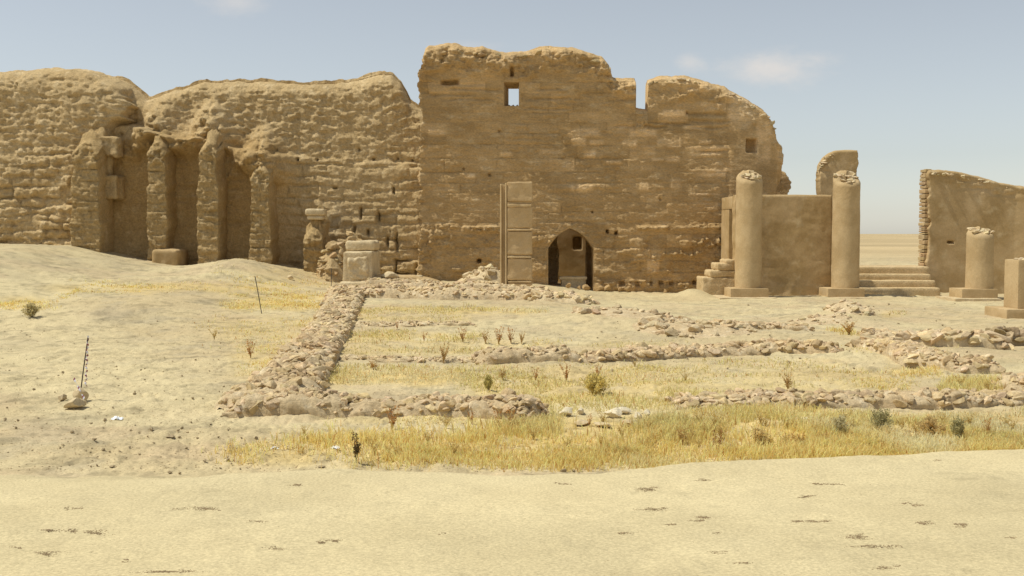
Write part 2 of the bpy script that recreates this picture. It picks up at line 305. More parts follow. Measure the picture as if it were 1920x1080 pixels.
# ---------------------------------------------------------------- wall builder
def cap_round(d, r):
    q = np.clip(1-d/np.maximum(r, 1e-6), 0, 1); return r*(1-np.sqrt(np.maximum(1-q*q, 0)))
def wall(name, path, top, base, thick, mat, disp, step=.045, zs=None, extra_s=(), extra_z=(), arches=(), drop=None, mask=None, rnd=.25, batter=0.0, back_add=0.0, tint=None, capn=5, rag=.1, seed=1, bdisp=.5, capamp=1.0, narrow=0.0, **k):
    """path: [(x,y)] front line, outward normal on the right of travel direction; s = arclength"""
    P = np.array(path, float); seg = np.hypot(*np.diff(P, axis=0).T); sp = np.concatenate([[0], np.cumsum(seg)]); Ltot = sp[-1]
    s = np.unique(np.round(np.concatenate([np.arange(0, Ltot, step), [Ltot], extra_s]), 5))
    flag = np.zeros(len(s), int)
    for ai, (s0, s1, f) in enumerate(arches, 1):
        s0 = s[np.argmin(abs(s-s0))]; s1 = s[np.argmin(abs(s-s1))]
        ns, nf = [], []
        for v, fl in zip(s, flag):
            if v == s0: ns += [v, v]; nf += [fl, ai]
            elif v == s1: ns += [v, v]; nf += [ai, fl]
            else: ns.append(v); nf.append(ai if s0 < v < s1 else fl)
        s, flag = np.array(ns), np.array(nf)
    x = np.interp(s, sp, P[:, 0]); y = np.interp(s, sp, P[:, 1])
    e = .12; tx = np.interp(s+e, sp, P[:, 0])-np.interp(s-e, sp, P[:, 0]); ty = np.interp(s+e, sp, P[:, 1])-np.interp(s-e, sp, P[:, 1])
    q = np.hypot(tx, ty); tx, ty = tx/q, ty/q; nx, ny = ty, -tx
    T = top(x, s)+0*s; B = base(x, s)+0*s; th = (thick(s) if callable(thick) else thick)+0*s
    zmin = B.min()-.05; zmax = T.max()+.05
    z = np.unique(np.round(np.concatenate([np.arange(zmin, zmax, zs or step), [zmax], extra_z]), 5))
    Zr = np.clip(z[None, :], B[:, None], T[:, None])
    for ai, (s0, s1, f) in enumerate(arches, 1):
        mk = flag == ai; Zr[mk] = np.maximum(Zr[mk], f(s[mk])[:, None])
    SS = np.repeat(s[:, None], len(z), 1)
    XX = np.repeat(x[:, None], len(z), 1)
    mk = 1.0 if mask is None else mask(SS, Zr)
    dt = T[:, None]-Zr
    rr = cap_round(dt, rnd); br = batter*(Zr-B[:, None])
    D = disp(SS, Zr, XX)*mk*(.3+.7*sst(0, min(.5, rnd*1.5), dt))-rr*(mk if mask is not None else 1)-br
    endf = np.exp(-np.minimum(SS, Ltot-SS)/.35)
    tz = (fbm(Zr*2.3, 0*Zr, seed=seed+7)+.35*fbm(Zr*6, 0*Zr+SS*2, seed=seed+8, oct=3))*rag*2*endf*np.where(SS < Ltot/2, 1, -1)
    tz = tz-narrow*(SS-Ltot/2)*np.clip((Zr-B[:, None])/np.maximum(T-B, .1)[:, None], 0, 1)**2
    FX = x[:, None]+nx[:, None]*D+tx[:, None]*tz; FY = y[:, None]+ny[:, None]*D+ty[:, None]*tz
    D2 = (disp(SS+77.7, Zr, XX*0-999)*bdisp)-rr-br*.3
    D2 = np.minimum(D2, th[:, None]*.5)
    BX = x[:, None]-nx[:, None]*(th[:, None]+D2)+tx[:, None]*tz; BY = y[:, None]-ny[:, None]*(th[:, None]+D2)+ty[:, None]*tz
    n, m = Zr.shape; idf = np.arange(n*m).reshape(n, m); idb = idf+n*m
    V = [np.stack([FX, FY, Zr], -1).reshape(-1, 3), np.stack([BX, BY, Zr], -1).reshape(-1, 3)]
    a, b, c, d = idf[:-1, :-1], idf[1:, :-1], idf[1:, 1:], idf[:-1, 1:]
    ZA = Zr
    keep = ~((np.abs(ZA[:-1, :-1]-ZA[:-1, 1:]) < 1e-6) & (np.abs(ZA[1:, :-1]-ZA[1:, 1:]) < 1e-6))
    keep &= ~((flag[:-1] != flag[1:])[:, None])
    if drop is not None:
        sm = (SS[:-1, :-1]+SS[1:, 1:])/2; zm = (ZA[:-1, :-1]+ZA[1:, 1:])/2; keep &= ~drop(sm, zm)
    Ff = np.stack([a, b, c, d], -1)[keep]; Fb = Ff[:, ::-1]+n*m
    # top cap
    caps = []; off = 2*n*m; prevrow = idf[:, -1]; Fc = []
    for i in range(1, capn):
        u = i/capn
        cx = FX[:, -1]*(1-u)+BX[:, -1]*u; cy = FY[:, -1]*(1-u)+BY[:, -1]*u
        cz = T+back_add*u+(np.sin(u*math.pi)*(.10+.12*capamp*fbm(s*1.9, u*2*max(1, th.mean()), seed=seed+3, oct=5))*min(1, th.mean()))*min(1, rnd/.15)*np.minimum(1, np.minimum(s, Ltot-s)/.12)
        row = np.arange(n)+off; off += n; caps.append(np.stack([cx, cy, cz], -1))
        Fc.append(np.stack([prevrow[:-1], prevrow[1:], row[1:], row[:-1]], -1)); prevrow = row
    if back_add: V[1].reshape(n, m, 3)[:, :, 2] += back_add*(Zr-B[:, None])/np.maximum(T-B, .01)[:, None]
    Fc.append(np.stack([prevrow[:-1], prevrow[1:], idb[1:, -1], idb[:-1, -1]], -1))
    # ends
    ne = 8
    for (ci, flip) in ((0, False), (n-1, True)):
        pr = idf[ci]
        sg = -1 if ci == 0 else 1
        for i in range(1, ne+1):
            u = i/ne
            if i < ne:
                w = math.sin(u*math.pi)
                dd = sg*w*(fbm(Zr[ci]*1.7, u*2.1, seed=seed+5)*rag*1.5)-sg*0
                pts = np.stack([FX[ci]*(1-u)+BX[ci]*u+tx[ci]*dd, FY[ci]*(1-u)+BY[ci]*u+ty[ci]*dd, Zr[ci]+back_add*u*(Zr[ci]-B[ci])/max(T[ci]-B[ci], .01)], -1)
                row = np.arange(m)+off; off += m; caps.append(pts)
            else: row = idb[ci]
            q4 = np.stack([pr[:-1], row[:-1], row[1:], pr[1:]], -1)
            kp = (Zr[ci][1:]-Zr[ci][:-1]) > 1e-6; q4 = q4[kp]
            Fc.append(q4 if flip else q4[:, ::-1]); pr = row
    allV = np.concatenate([v.reshape(-1, 3) for v in V]+caps)
    col = np.ones((len(allV), 3))
    if tint is not None:
        tt = tint(SS, Zr, XX, D).reshape(-1, 3); col[:n*m] = tt
        col[n*m:2*n*m] = tt.mean(0); col[2*n*m:] = tt.mean(0)*1.02
    F_all = np.concatenate([Ff, Fb]+Fc)[:, ::-1]
    return mesh(name, allV, F_all, mat, col=col, **k)
def courses(s, z, ch=.36, bw=.85, seed=0, warp=.05, jw=.035):
    """brick courses: returns (joint 0..1, per-brick random -1..1)"""
    zz = z+warp*fbm(s*.5, z*1.5, seed=seed+1)
    # uneven course heights
    zz = zz+.25*ch*np.sin(zz*2.1/ch*.37)
    r = np.floor(zz/ch); fz = zz/ch-r
    w = bw*(1+.35*(_h(r, r*0, r*0, seed+2)-.5))
    ss = s+warp*fbm(s*1.2, z, seed=seed+4)+_h(r, r*0+1, r*0, seed+3)*bw
    c = np.floor(ss/w); fs = ss/w-c
    jz = np.minimum(fz, 1-fz)*ch; js = np.minimum(fs, 1-fs)*w
    j = np.maximum(1-sst(0, jw, jz), (1-sst(0, jw*.8, js))*.75)
    return j, _h(r, c, r*0, seed+5)*2-1
def prof(pts, Y):
    a = np.array(pts, float); x, z = W(a[:, 0], a[:, 1], Y); o = np.argsort(x, kind='stable'); x, z = x[o], z[o]
    return lambda xx, s: np.interp(xx, x, z)+0.0
def ragged(f, amp=.06, fr=2.5, seed=0): return lambda x, s: f(x, s)+amp*fbm(s*fr, 0*s, seed=seed, oct=5)
def ground_base(yoff=0): return lambda x, s: H(x, np.full(np.shape(x), 41.0+yoff))-.35
F_ = F
def zat(py, Y): return float(W(960, py, Y)[1])
def xat(px, Y, py=438): return float(W(px, py, Y)[0])
# ================================================================= TALL MAIN WALL
YM = 41.5
mx0 = xat(789.5, YM)
top_m = prof([(700, 120), (790, 110), (797, 93), (805, 85), (850, 81), (870, 88), (905, 89), (935, 96), (985, 97), (1020, 87), (1075, 89), (1105, 97), (1130, 106), (1143, 122), (1150, 145), (1155, 147), (1192.5, 150), (1193.5, 203), (1214.5, 206), (1215.5, 151), (1240, 145), (1270, 143), (1300, 148), (1330, 155), (1362, 166), (1400, 186), (1440, 210), (1455, 232), (1462, 255), (1500, 300)], YM)
xs_end = 9.05; Rt = 1.45
arc = [(xs_end+Rt*math.sin(a), YM+Rt*(1-math.cos(a))) for a in np.linspace(0, math.pi/2, 24)]
path_m = [(mx0, YM)]+arc+[(xs_end+Rt, YM+3.4)]
SX = lambda x: x-mx0            # arclength from x on the straight part
def topm(x, s):
    t = ragged(top_m, .05, 2.2, 5)(x, s)
    sarc = SX(xs_end)+Rt*math.pi/2
    return np.where(s > sarc, np.interp(s, [sarc, sarc+2], [zat(262, YM), zat(300, YM)]), t)
door_x0, door_x1, door_xc = xat(1028, YM), xat(1113, YM), xat(1069, YM); zsp, zap = zat(466, YM), zat(428, YM)
def archz(s):
    u = np.clip(np.abs(s-SX(door_xc))/np.where(s < SX(door_xc), door_xc-door_x0, door_x1-door_xc), 0, 1)
    return zsp+(zap-zsp)*(1-.42*u-.58*u**2.6)
wx0, wx1, wz0, wz1 = xat(945, YM), xat(973, YM), zat(199, YM), zat(154, YM)
nx0, nx1, nz0, nz1 = xat(1397, YM), xat(1417, YM), zat(287, YM), zat(262, YM)
holes_m = [(1110, 398, 2.2, 2.2), (898, 489, 4, 4), (937, 247, 2, 2), (1237, 375, 1.6, 2), (1139, 434, 2.5, 3), (1155, 436, 2.5, 3), (845, 157, 16, 4), (1166, 532, 5, 4), (1195, 533, 4, 5), (1240, 530, 4, 4), (1260, 532, 4, 4), (1286, 213, 2, 2), (960, 137, 3, 9), (1303, 530, 4, 4), (1222, 531, 3, 4), (1340, 533, 5, 4), (918, 328, 2, 3), (870, 318, 1.5, 2)]
pale_m = [(1095, 250, 32, 9), (1085, 267, 14, 9), (1118, 268, 14, 5), (1105, 290, 12, 8), (1180, 270, 14, 7), (1205, 250, 26, 8), (1262, 214, 22, 7), (1240, 268, 10, 7), (1263, 270, 14, 8), (1232, 300, 12, 3), (1260, 299, 14, 6), (1320, 268, 12, 4), (1325, 280, 38, 5), (1322, 290, 30, 4), (1328, 325, 36, 7), (1322, 365, 28, 2), (1207, 350, 9, 9), (1266, 345, 9, 10), (1090, 352, 22, 6), (1150, 305, 14, 4), (820, 250, 16, 6), (950, 290, 12, 5), (1035, 285, 22, 5), (1225, 500, 12, 14), (880, 330, 12, 5), (1380, 215, 20, 14), (1430, 270, 16, 40), (1300, 240, 22, 4)]
crk_m = [(860, 160, 60, 3), (850, 180, 50, 2), (880, 188, 55, 2), (905, 170, 70, 2), (1030, 170, 30, 2), (1040, 188, 60, 2), (1025, 206, 50, 2), (1170, 190, 30, 2), (1200, 238, 60, 2), (1325, 215, 40, 2), (1325, 228, 42, 3), (1330, 240, 40, 2), (1260, 232, 40, 2), (1340, 284, 30, 2)]
lips_m = [(788, 812, 430, 540, .16), (800, 858, 421, 428, .20), (806, 850, 430, 462, .12), (895, 942, 424, 436, .18), (905, 930, 448, 458, .12), (1185, 1240, 478, 490, .15), (1195, 1250, 424, 432, .15), (1290, 1358, 423, 430, .15), (1300, 1360, 446, 462, .20), (1255, 1312, 471, 480, .15), (1178, 1205, 488, 498, .12), (1205, 1235, 488, 520, .05), (1245, 1300, 474, 480, .12), (1120, 1358, 524, 542, .14), (868, 935, 424, 434, .16), (1230, 1290, 425, 431, .14), (845, 870, 499, 510, .12), (1060, 1110, 420, 425, .08), (1040, 1130, 350, 356, .05), (1180, 1260, 350, 356, .05)]
def disp_m(s, z, x):
    px, py = 960+F*(s+mx0)/YM, 438-(z-CAMZ)*F/YM*1.0
    px = np.where(x < -500, -9999, px)
    j, b = courses(s, z, .42, 1.15, 3, .05, .03)
    ero = sst(-.15, .35, fbm(s*.45, z*.9, seed=12))          # where the joints are washed out
    d = -.05*j*(.4+.6*ero)+.012*b*(.3+.7*ero)+.014*fbm(s*1.8, z*4.0, seed=14, oct=6, gain=.6)+.02*fbm(s*.5, z*.5, seed=15)+.012*fbm(s*7, z*9, seed=16, oct=3)*(.4+ero)
    d = d+.018*blocky(s, z, .5, .14, 321, .2)*(.3+.7*ero)+.012*blocky(s, z, .2, .10, 322, .2)
    # thin horizontal laminations
    d = d-.03*sst(.26, .42, fbm(s*1.4, z*8, seed=18, oct=4, gain=.6))*ero
    low = 1-sst(-.6, .35, z-zat(425, YM)+.35*fbm(s*.6, z*.2, seed=21))
    fl = np.exp(-((s+mx0-xs_end-.2)/1.6)**2)
    lowm = low*(1-.8*sst(0, .5, s+mx0-8.5))
    d = d+(.016+.03*ero*.6)*crumble(s, z*1.5, 174)+lowm*(.045*crumble(s, z, 175)+.05*fbm(s*1.7, z*2.4, seed=23, oct=5)+.10*sst(.15, .5, fbm(s*1.1, z*2.6, seed=24, oct=4))-.05*sst(.2, .5, fbm(s*1.9, z*1.9, seed=29, oct=4)))
    corner = 1-sst(.15, 1.2, s+.25*fbm(z*.9, 0*z, seed=30)); lowc = 1-sst(1.9, 2.8, z)
    d = d+corner*lowc*(.16*billow(s*3.2, z*1.8, seed=31)-.02)+(1-sst(0, .25, s))*.16*billow(s*4, z*4, seed=32)
    # weathered mud crown
    T = top_m(np.where(x < -500, 0, s+mx0), s); dt = T-z+.35*fbm(s*1.1, z*.4, seed=35)
    crown = (1-sst(.55, 1.25, dt))*(1-.55*sst(4.0, 5.5, s+mx0))
    d = d+crown*(.08*blocky(s, z, .3, .18, 331)+.08*crumble(s, z, 176)+.34*billow(s*1.5, z*2.0, seed=36, oct=4)-.03+.10*fbm(s*5, z*6, seed=37)+.12*sst(.0, .3, fbm(s*1.6, z*2.6, seed=38)))
    for (hx, hy, a, c) in holes_m: d = d-(.2 if hy > 525 else .14 if a < 2.4 else .4)*(1-sst(.6, 1.25, np.abs(px-hx+1.5*fbm(z*6, s*3, seed=6))/a))*(1-sst(.6, 1.25, np.abs(py-hy+1.5*fbm(s*6, z*2, seed=7))/c))
    for (x0, x1, y0, y1, amp) in lips_m:
        d = d+amp*box2(px, py, x0, x1, y0, y1, 5, 3)*(billow(s*5+x0, z*7, seed=39, oct=3)*1.6-.15)
    for (hx, hy, a, c) in crk_m: d = d-.08*(1-sst(.6, 1.1, np.abs(px-hx)/a))*np.exp(-((py-hy-3*fbm(px*.03, 0*px, seed=int(hx)))/c)**2)
    for (hx, hy, a, c) in pale_m: d = d+.022*(1-sst(.8, 1.1, np.abs(px-hx)/a))*(1-sst(.7, 1.1, np.abs(py-hy)/c))
    # smooth plaster of the round corner: cancel relief
    pl = sst(xs_end-.95, xs_end-.8, s+mx0)*(1-crown)
    d = d*(1-.75*pl)+pl*.03
    d = d-.4*(1-sst(.9, 1.1, np.abs(px-1407)/9.5))*(1-sst(.9, 1.1, np.abs(py-274)/12))
    return d-pl*.14*np.clip(zat(255, YM)-z, 0, 9)*sst(xs_end, xs_end+Rt, s+mx0-0.5)
def tint_m(s, z, x, D):
    px, py = 960+F*(s+mx0)/YM, 438-(z-CAMZ)*F/YM
    j, b = courses(s, z, .42, 1.15, 3, .05, .03)
    t = np.ones(s.shape+(3,))*(1+.11*b+.08*fbm(s*.6, z*.8, seed=44))[..., None]
    pale = np.zeros(s.shape)
    for (hx, hy, a, c) in pale_m: pale = np.maximum(pale, (1-sst(.75, 1.15, np.abs(px-hx)/a))*(1-sst(.5, 1.2, np.abs(py-hy)/c)))
    pale = pale*np.clip(.75+.8*fbm(s*2.5, z*5, seed=45), 0, 1)
    t = t+pale[..., None]*np.array([.50, .56, .75])+(sst(.45, .8, b)*sst(-.1, .3, fbm(s*.35, z*.5, seed=47)))[..., None]*np.array([.14, .15, .2])
    pl = sst(xs_end-.95, xs_end-.8, s+mx0)
    gr = pl*sst(-.1, .3, fbm(s*.9, z*.9, seed=46))*sst(zat(330, YM), zat(260, YM), z)
    t = t+gr[..., None]*np.array([.14, .22, .42])+pl[..., None]*.06
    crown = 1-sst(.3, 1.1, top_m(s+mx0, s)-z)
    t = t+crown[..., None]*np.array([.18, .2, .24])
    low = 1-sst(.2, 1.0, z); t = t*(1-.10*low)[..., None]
    return t
def mask_m(s, z):
    a = SX(wx0); b = SX(wx1); d1 = np.maximum(np.maximum(a-s, s-b), np.maximum(wz0-z, z-wz1))
    d2 = np.maximum(np.maximum(SX(door_x0)-s, s-SX(door_x1)), z-archz(s)); d2 = np.where((s > SX(door_x0)) & (s < SX(door_x1)), z-archz(s), np.where(z > zsp, np.hypot(np.maximum(SX(door_x0)-s, s-SX(door_x1)), np.maximum(z-zsp, 0)), np.maximum(SX(door_x0)-s, s-SX(door_x1))))
    d3 = np.maximum(np.maximum(SX(nx0)-s, s-SX(nx1)), np.maximum(nz0-z, z-nz1))
    return sst(0, .12, d1)*sst(0, .10, d2)
def drop_m(s, z):
    return ((s > SX(wx0)) & (s < SX(wx1)) & (z > wz0) & (z < wz1))
def drop_n(s, z): return drop_m(s, z)
MW_T = .95
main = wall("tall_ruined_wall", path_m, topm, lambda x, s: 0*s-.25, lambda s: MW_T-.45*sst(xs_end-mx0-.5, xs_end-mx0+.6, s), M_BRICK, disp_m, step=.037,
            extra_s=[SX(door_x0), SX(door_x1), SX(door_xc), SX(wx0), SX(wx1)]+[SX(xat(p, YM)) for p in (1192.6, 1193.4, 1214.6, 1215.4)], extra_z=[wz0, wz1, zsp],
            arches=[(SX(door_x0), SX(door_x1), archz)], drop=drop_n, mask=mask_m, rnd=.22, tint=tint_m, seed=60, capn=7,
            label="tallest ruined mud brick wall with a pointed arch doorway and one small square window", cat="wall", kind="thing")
def ribbon(mb, A, B, n=1, col=(1, 1, 1), flip=False, noise=0, seed=0):
    """strip between two polylines with the same point count"""
    A, B = np.asarray(A, float), np.asarray(B, float); m = len(A); V = []
    for i in range(n+1):
        u = i/n; r = A*(1-u)+B*u
        if noise and 0 < i < n: r = r+noise*np.stack([fbm(r[:, 2]*3, r[:, 1]*3, seed=seed), 0*r[:, 0], fbm(r[:, 0]*3, r[:, 1]*3, seed=seed+1)], -1)
        V.append(r)
    V = np.concatenate(V); id_ = np.arange((n+1)*m).reshape(n+1, m)
    f = np.stack([id_[:-1, :-1], id_[:-1, 1:], id_[1:, 1:], id_[1:, :-1]], -1).reshape(-1, 4)
    mb.add(V, f4=f[:, ::-1] if flip else f, col=col)
# window reveals (tunnel through the wall, skewed a little to the right)
mb = MB(); zc = np.linspace(wz0, wz1, 14); xc = np.linspace(wx0, wx1, 12); yb = YM+MW_T+.05
ribbon(mb, [(wx0, YM, z) for z in zc], [(wx0+.17, yb, z) for z in zc], 8, noise=.02, seed=3)
ribbon(mb, [(wx1, YM, z) for z in zc], [(wx1+.0, yb, z) for z in zc], 8, noise=.02, seed=4)
ribbon(mb, [(x, YM, wz1) for x in xc], [(x, yb, wz1-.12) for x in xc], 8, noise=.02, seed=5)
ribbon(mb, [(x, YM, wz0) for x in xc], [(x, yb, wz0+.13+.06*math.sin(x*40)) for x in xc], 8, noise=.03, seed=6)
mb.build("window_reveal", M_BRICK, parent=main)
# arched passage
mb = MB(); sa = np.linspace(SX(door_x0), SX(door_x1), 40); az = archz(sa)
out = [(door_x0, -.2)]+[(door_x0, z) for z in np.linspace(0, zsp, 10)][0:]+[(s_+mx0, z) for s_, z in zip(sa, az)]+[(door_x1, z) for z in np.linspace(zsp, -.2, 11)]
ribbon(mb, [(x, YM, z) for x, z in out], [(x, YM+MW_T+.02, z) for x, z in out], 14, noise=.03, seed=8)
xin0, xin1 = xat(1046, YM+2)*(YM+2)/(YM+2), xat(1099, YM+2)
mb.build("doorway_reveal", M_BRICK, parent=main)
# niche in the round corner
def boxmb(mb, x0, x1, y0, y1, z0, z1, col=(1, 1, 1), faces='all', n=1):
    v = [(x0, y0, z0), (x1, y0, z0), (x1, y1, z0), (x0, y1, z0), (x0, y0, z1), (x1, y0, z1), (x1, y1, z1), (x0, y1, z1)]
    f = [(0, 3, 2, 1), (4, 5, 6, 7), (0, 1, 5, 4), (1, 2, 6, 5), (2, 3, 7, 6), (3, 0, 4, 7)]
    mb.add(v, f4=f, col=col)
# ---------------- generic rounded / noisy block (subdivided box with displaced surface)
def rblock(mb, x0, x1, y0, y1, z0, z1, r=.04, amp=.02, fr=3, step=.06, seed=0, col=(1, 1, 1), rot=0.0, taper=0.0, topamp=0.0, shear=0.0):
    nx_, ny_, nz_ = [max(2, int(round(d/step))+1) for d in (x1-x0, y1-y0, z1-z0)]
    gx, gy, gz = np.linspace(-1, 1, nx_), np.linspace(-1, 1, ny_), np.linspace(-1, 1, nz_)
    hx, hy, hz = (x1-x0)/2, (y1-y0)/2, (z1-z0)/2; r = min(r, hx*.9, hy*.9, hz*.9); cx, cy, cz = (x0+x1)/2, (y0+y1)/2, (z0+z1)/2
    def side(a, b, fn, flip):
        A, B = np.meshgrid(a, b, indexing='ij'); p = fn(A, B).reshape(-1, 3); id_ = np.arange(A.size).reshape(A.shape)
        f = np.stack([id_[:-1, :-1], id_[1:, :-1], id_[1:, 1:], id_[:-1, 1:]], -1).reshape(-1, 4); return p, (f[:, ::-1] if flip else f)
    o = np.ones_like
    for a, b, fn, fl in [(gx, gy, lambda A, B: np.stack([A, B, o(A)], -1), 0), (gx, gy, lambda A, B: np.stack([A, B, -o(A)], -1), 1),
                         (gx, gz, lambda A, B: np.stack([A, -o(A), B], -1), 0), (gx, gz, lambda A, B: np.stack([A, o(A), B], -1), 1),
                         (gy, gz, lambda A, B: np.stack([o(A), A, B], -1), 0), (gy, gz, lambda A, B: np.stack([-o(A), A, B], -1), 1)]:
        p, f = side(a, b, fn, fl); p = p*np.array([hx, hy, hz])
        inner = np.clip(p, [-hx+r, -hy+r, -hz+r], [hx-r, hy-r, hz-r]); dd = p-inner; L_ = np.linalg.norm(dd, axis=1, keepdims=True)+1e-9
        nrm = dd/L_; p = inner+nrm*np.minimum(L_, r)
        w = p+np.array([cx, cy, cz])
        n1 = fbm(w[:, 0]*fr, w[:, 1]*fr, w[:, 2]*fr, seed=seed, oct=4)*amp
        p = p+nrm*n1[:, None]
        if topamp: p[:, 2] += topamp*fbm(w[:, 0]*fr*1.3, w[:, 1]*fr*1.3, seed=seed+9)*(p[:, 2] > 0)
        if taper: p[:, :2] *= (1-taper*(p[:, 2:3]+hz)/(2*hz))
        if shear: p[:, 2] += shear*p[:, 0]
        if rot:
            c_, s_ = math.cos(rot), math.sin(rot); p[:, :2] = p[:, :2] @ np.array([[c_, s_], [-s_, c_]])
        mb.add(p+np.array([cx, cy, cz]), f4=f, col=col)
# ---------------- rocks
def ico(sub):
    t = (1+5**.5)/2
    v = [(-1, t, 0), (1, t, 0), (-1, -t, 0), (1, -t, 0), (0, -1, t), (0, 1, t), (0, -1, -t), (0, 1, -t), (t, 0, -1), (t, 0, 1), (-t, 0, -1), (-t, 0, 1)]
    f = [(0, 11, 5), (0, 5, 1), (0, 1, 7), (0, 7, 10), (0, 10, 11), (1, 5, 9), (5, 11, 4), (11, 10, 2), (10, 7, 6), (7, 1, 8), (3, 9, 4), (3, 4, 2), (3, 2, 6), (3, 6, 8), (3, 8, 9), (4, 9, 5), (2, 4, 11), (6, 2, 10), (8, 6, 7), (9, 8, 1)]
    v = [np.array(a)/np.linalg.norm(a) for a in v]
    for _ in range(sub):
        mid = {}; nf = []
        def g(a, b):
            k = (min(a, b), max(a, b))
            if k not in mid: p = v[a]+v[b]; v.append(p/np.linalg.norm(p)); mid[k] = len(v)-1
            return mid[k]
        for a, b, c in f:
            ab, bc, ca = g(a, b), g(b, c), g(c, a); nf += [(a, ab, ca), (b, bc, ab), (c, ca, bc), (ab, bc, ca)]
        f = nf
    return np.array(v), np.array(f)
ICO = {i: ico(i) for i in (0, 1, 2, 3)}
def rock(size, sub=2, seed=0, angular=.95):
    r_ = np.random.default_rng(seed); v, f = ICO[sub]; p = v.copy()
    p = p*(1+.28*fbm(p[:, 0]*1.4+seed*3.1, p[:, 1]*1.4, p[:, 2]*1.4, seed=seed % 97, oct=2 if sub < 2 else 4))[:, None]
    for _ in range(13):
        n = r_.normal(size=3); n /= np.linalg.norm(n); d = r_.uniform(.42, .78); ex = np.maximum(p @ n-d, 0)*angular; p = p-ex[:, None]*n
    a = r_.uniform(0, 2*math.pi); c, s = math.cos(a), math.sin(a); p = p*np.asarray(size)
    p[:, :2] = p[:, :2] @ np.array([[c, s], [-s, c]]); return p, f
RC = {}
def addrock(mb, x, y, z, size, sub=1, seed=0, col=(1, 1, 1), tilt=0.0):
    sub = 2; k_ = (sub, seed % 60)
    if k_ not in RC: RC[k_] = rock((1, 1, 1), sub, seed % 60)
    p, f = RC[k_]; p = p[:, [seed % 3, (seed+1) % 3, (seed+2) % 3]]*(1.18*np.asarray(size)); a = seed*1.7; c, s = math.cos(a), math.sin(a); p[:, :2] = p[:, :2] @ np.array([[c, s], [-s, c]])
    if (seed % 3) == 3: f = f[:, ::-1]
    if tilt: c, s = math.cos(tilt), math.sin(tilt); p[:, [0, 2]] = p[:, [0, 2]] @ np.array([[c, s], [-s, c]])
    mb.add(p+np.array([x, y, z]), f3=f, col=col)
nb = lambda a=.12: tuple(np.array([1, 1, 1])*rng.uniform(1-a, 1+a)+rng.normal(0, .02, 3))
# inner back wall seen through the doorway
YB = 46.6
ibx0, ibx1 = xat(1005, YB), xat(1140, YB); inz0, inz1 = zat(466, YB), zat(444, YB)
def arch2(s):
    c = xat(1082, YB)-ibx0; u = np.clip(np.abs(s-c)/.19, 0, 1); return inz1-.28*u**2
s0_ = xat(1075, YB)-ibx0; s1_ = xat(1090, YB)-ibx0
def disp_flat(a=.02, f=2.2, sd=0): return lambda s, z, x: a*fbm(s*f, z*f*1.5, seed=sd, oct=5)+a*.8*fbm(s*.6, z*.5, seed=sd+3)
def maskn(s, z):
    d = np.maximum(np.abs(s-(s0_+s1_)/2)-.19, np.maximum(inz0-z, z-inz1)); return sst(-.02, .1, d)
def disp_niche(s, z, x):
    base_ = .012*fbm(s*2, z*3, seed=71, oct=5)
    c = (s0_+s1_)/2; ins = (1-sst(.15, .19, np.abs(s-c)))*sst(inz0-.03, inz0+.02, z)*(1-sst(-.02, .04, z-(inz1-.5*np.maximum(np.abs(s-c)-.02, 0)**1.3)))
    return base_-.5*np.where(x < -500, 0, ins)
inner = wall("inner_room_wall", [(ibx0, YB), (ibx1, YB)], lambda x, s: 0*s+4.6, lambda x, s: 0*s-.3, 1.0, M_PLAST, disp_niche, step=.05, rnd=.1,
             label="inner room wall with a small arched niche seen through the doorway", cat="wall", seed=72)
# passage side piers behind the doorway
mb = MB(); xl = xat(1047, YM+3.3); xr = xat(1099, YM+3.3)
rblock(mb, xl-1.6, xl, YM+3.3, YM+3.9, -.2, 4.2, r=.05, amp=.12, fr=2.6, seed=5)
rblock(mb, xr, xr+1.6, YM+3.3, YM+3.9, -.2, 4.2, r=.05, amp=.03, fr=2.6, seed=6)
mb.build("passage_pier", M_BRICK, parent=main)
mb = MB(); rblock(mb, door_x0-1.5, door_x1+1.5, YM+1.0, YM+4.3, 2.75, 3.4, r=.05, amp=.03, seed=7, step=.12); rblock(mb, door_x0-1.4, door_x0-.75, YM+1.0, YM+3.5, -.2, 2.95, r=.05, amp=.03, seed=7, step=.12); rblock(mb, door_x1+.85, door_x1+1.5, YM+1.0, YM+3.5, -.2, 2.95, r=.05, amp=.03, seed=7, step=.12)  # roof slab with side walls, added to keep the passage dark
mb.build("added_shade_roof", M_BRICK, parent=main)
mb = MB(); xa, xb = xat(1052, YM+.75), xat(1098, YM+.75)
rblock(mb, xa, xb, YM+.55, YM+1.0, -.1, zat(521, YM+.7), r=.05, amp=.05, fr=5, seed=9, taper=-.02)
rblock(mb, xa-.08, xb+.05, YM+.48, YM+1.05, zat(524, YM+.7), zat(518, YM+.7), r=.03, amp=.02, fr=5, seed=10, col=(1.1, 1.1, 1.1))
rblock(mb, xa-.02, xb+.0, YM+.38, YM+.7, -.1, zat(540, YM+.5), r=.04, amp=.03, fr=5, seed=12)
mb.build("threshold_block", M_PALE, label="low crumbling stone block across the foot of the arched doorway", cat="stone block")
# niche on the rounded corner: dark recess box set into the shell
mb = MB(); yN = YM
for (A, B) in [(((nx0, nz0), (nx0, nz1)), 0), (((nx1, nz0), (nx1, nz1)), 0), (((nx0, nz0), (nx1, nz0)), 0), (((nx0, nz1), (nx1, nz1)), 0)]:
    pass
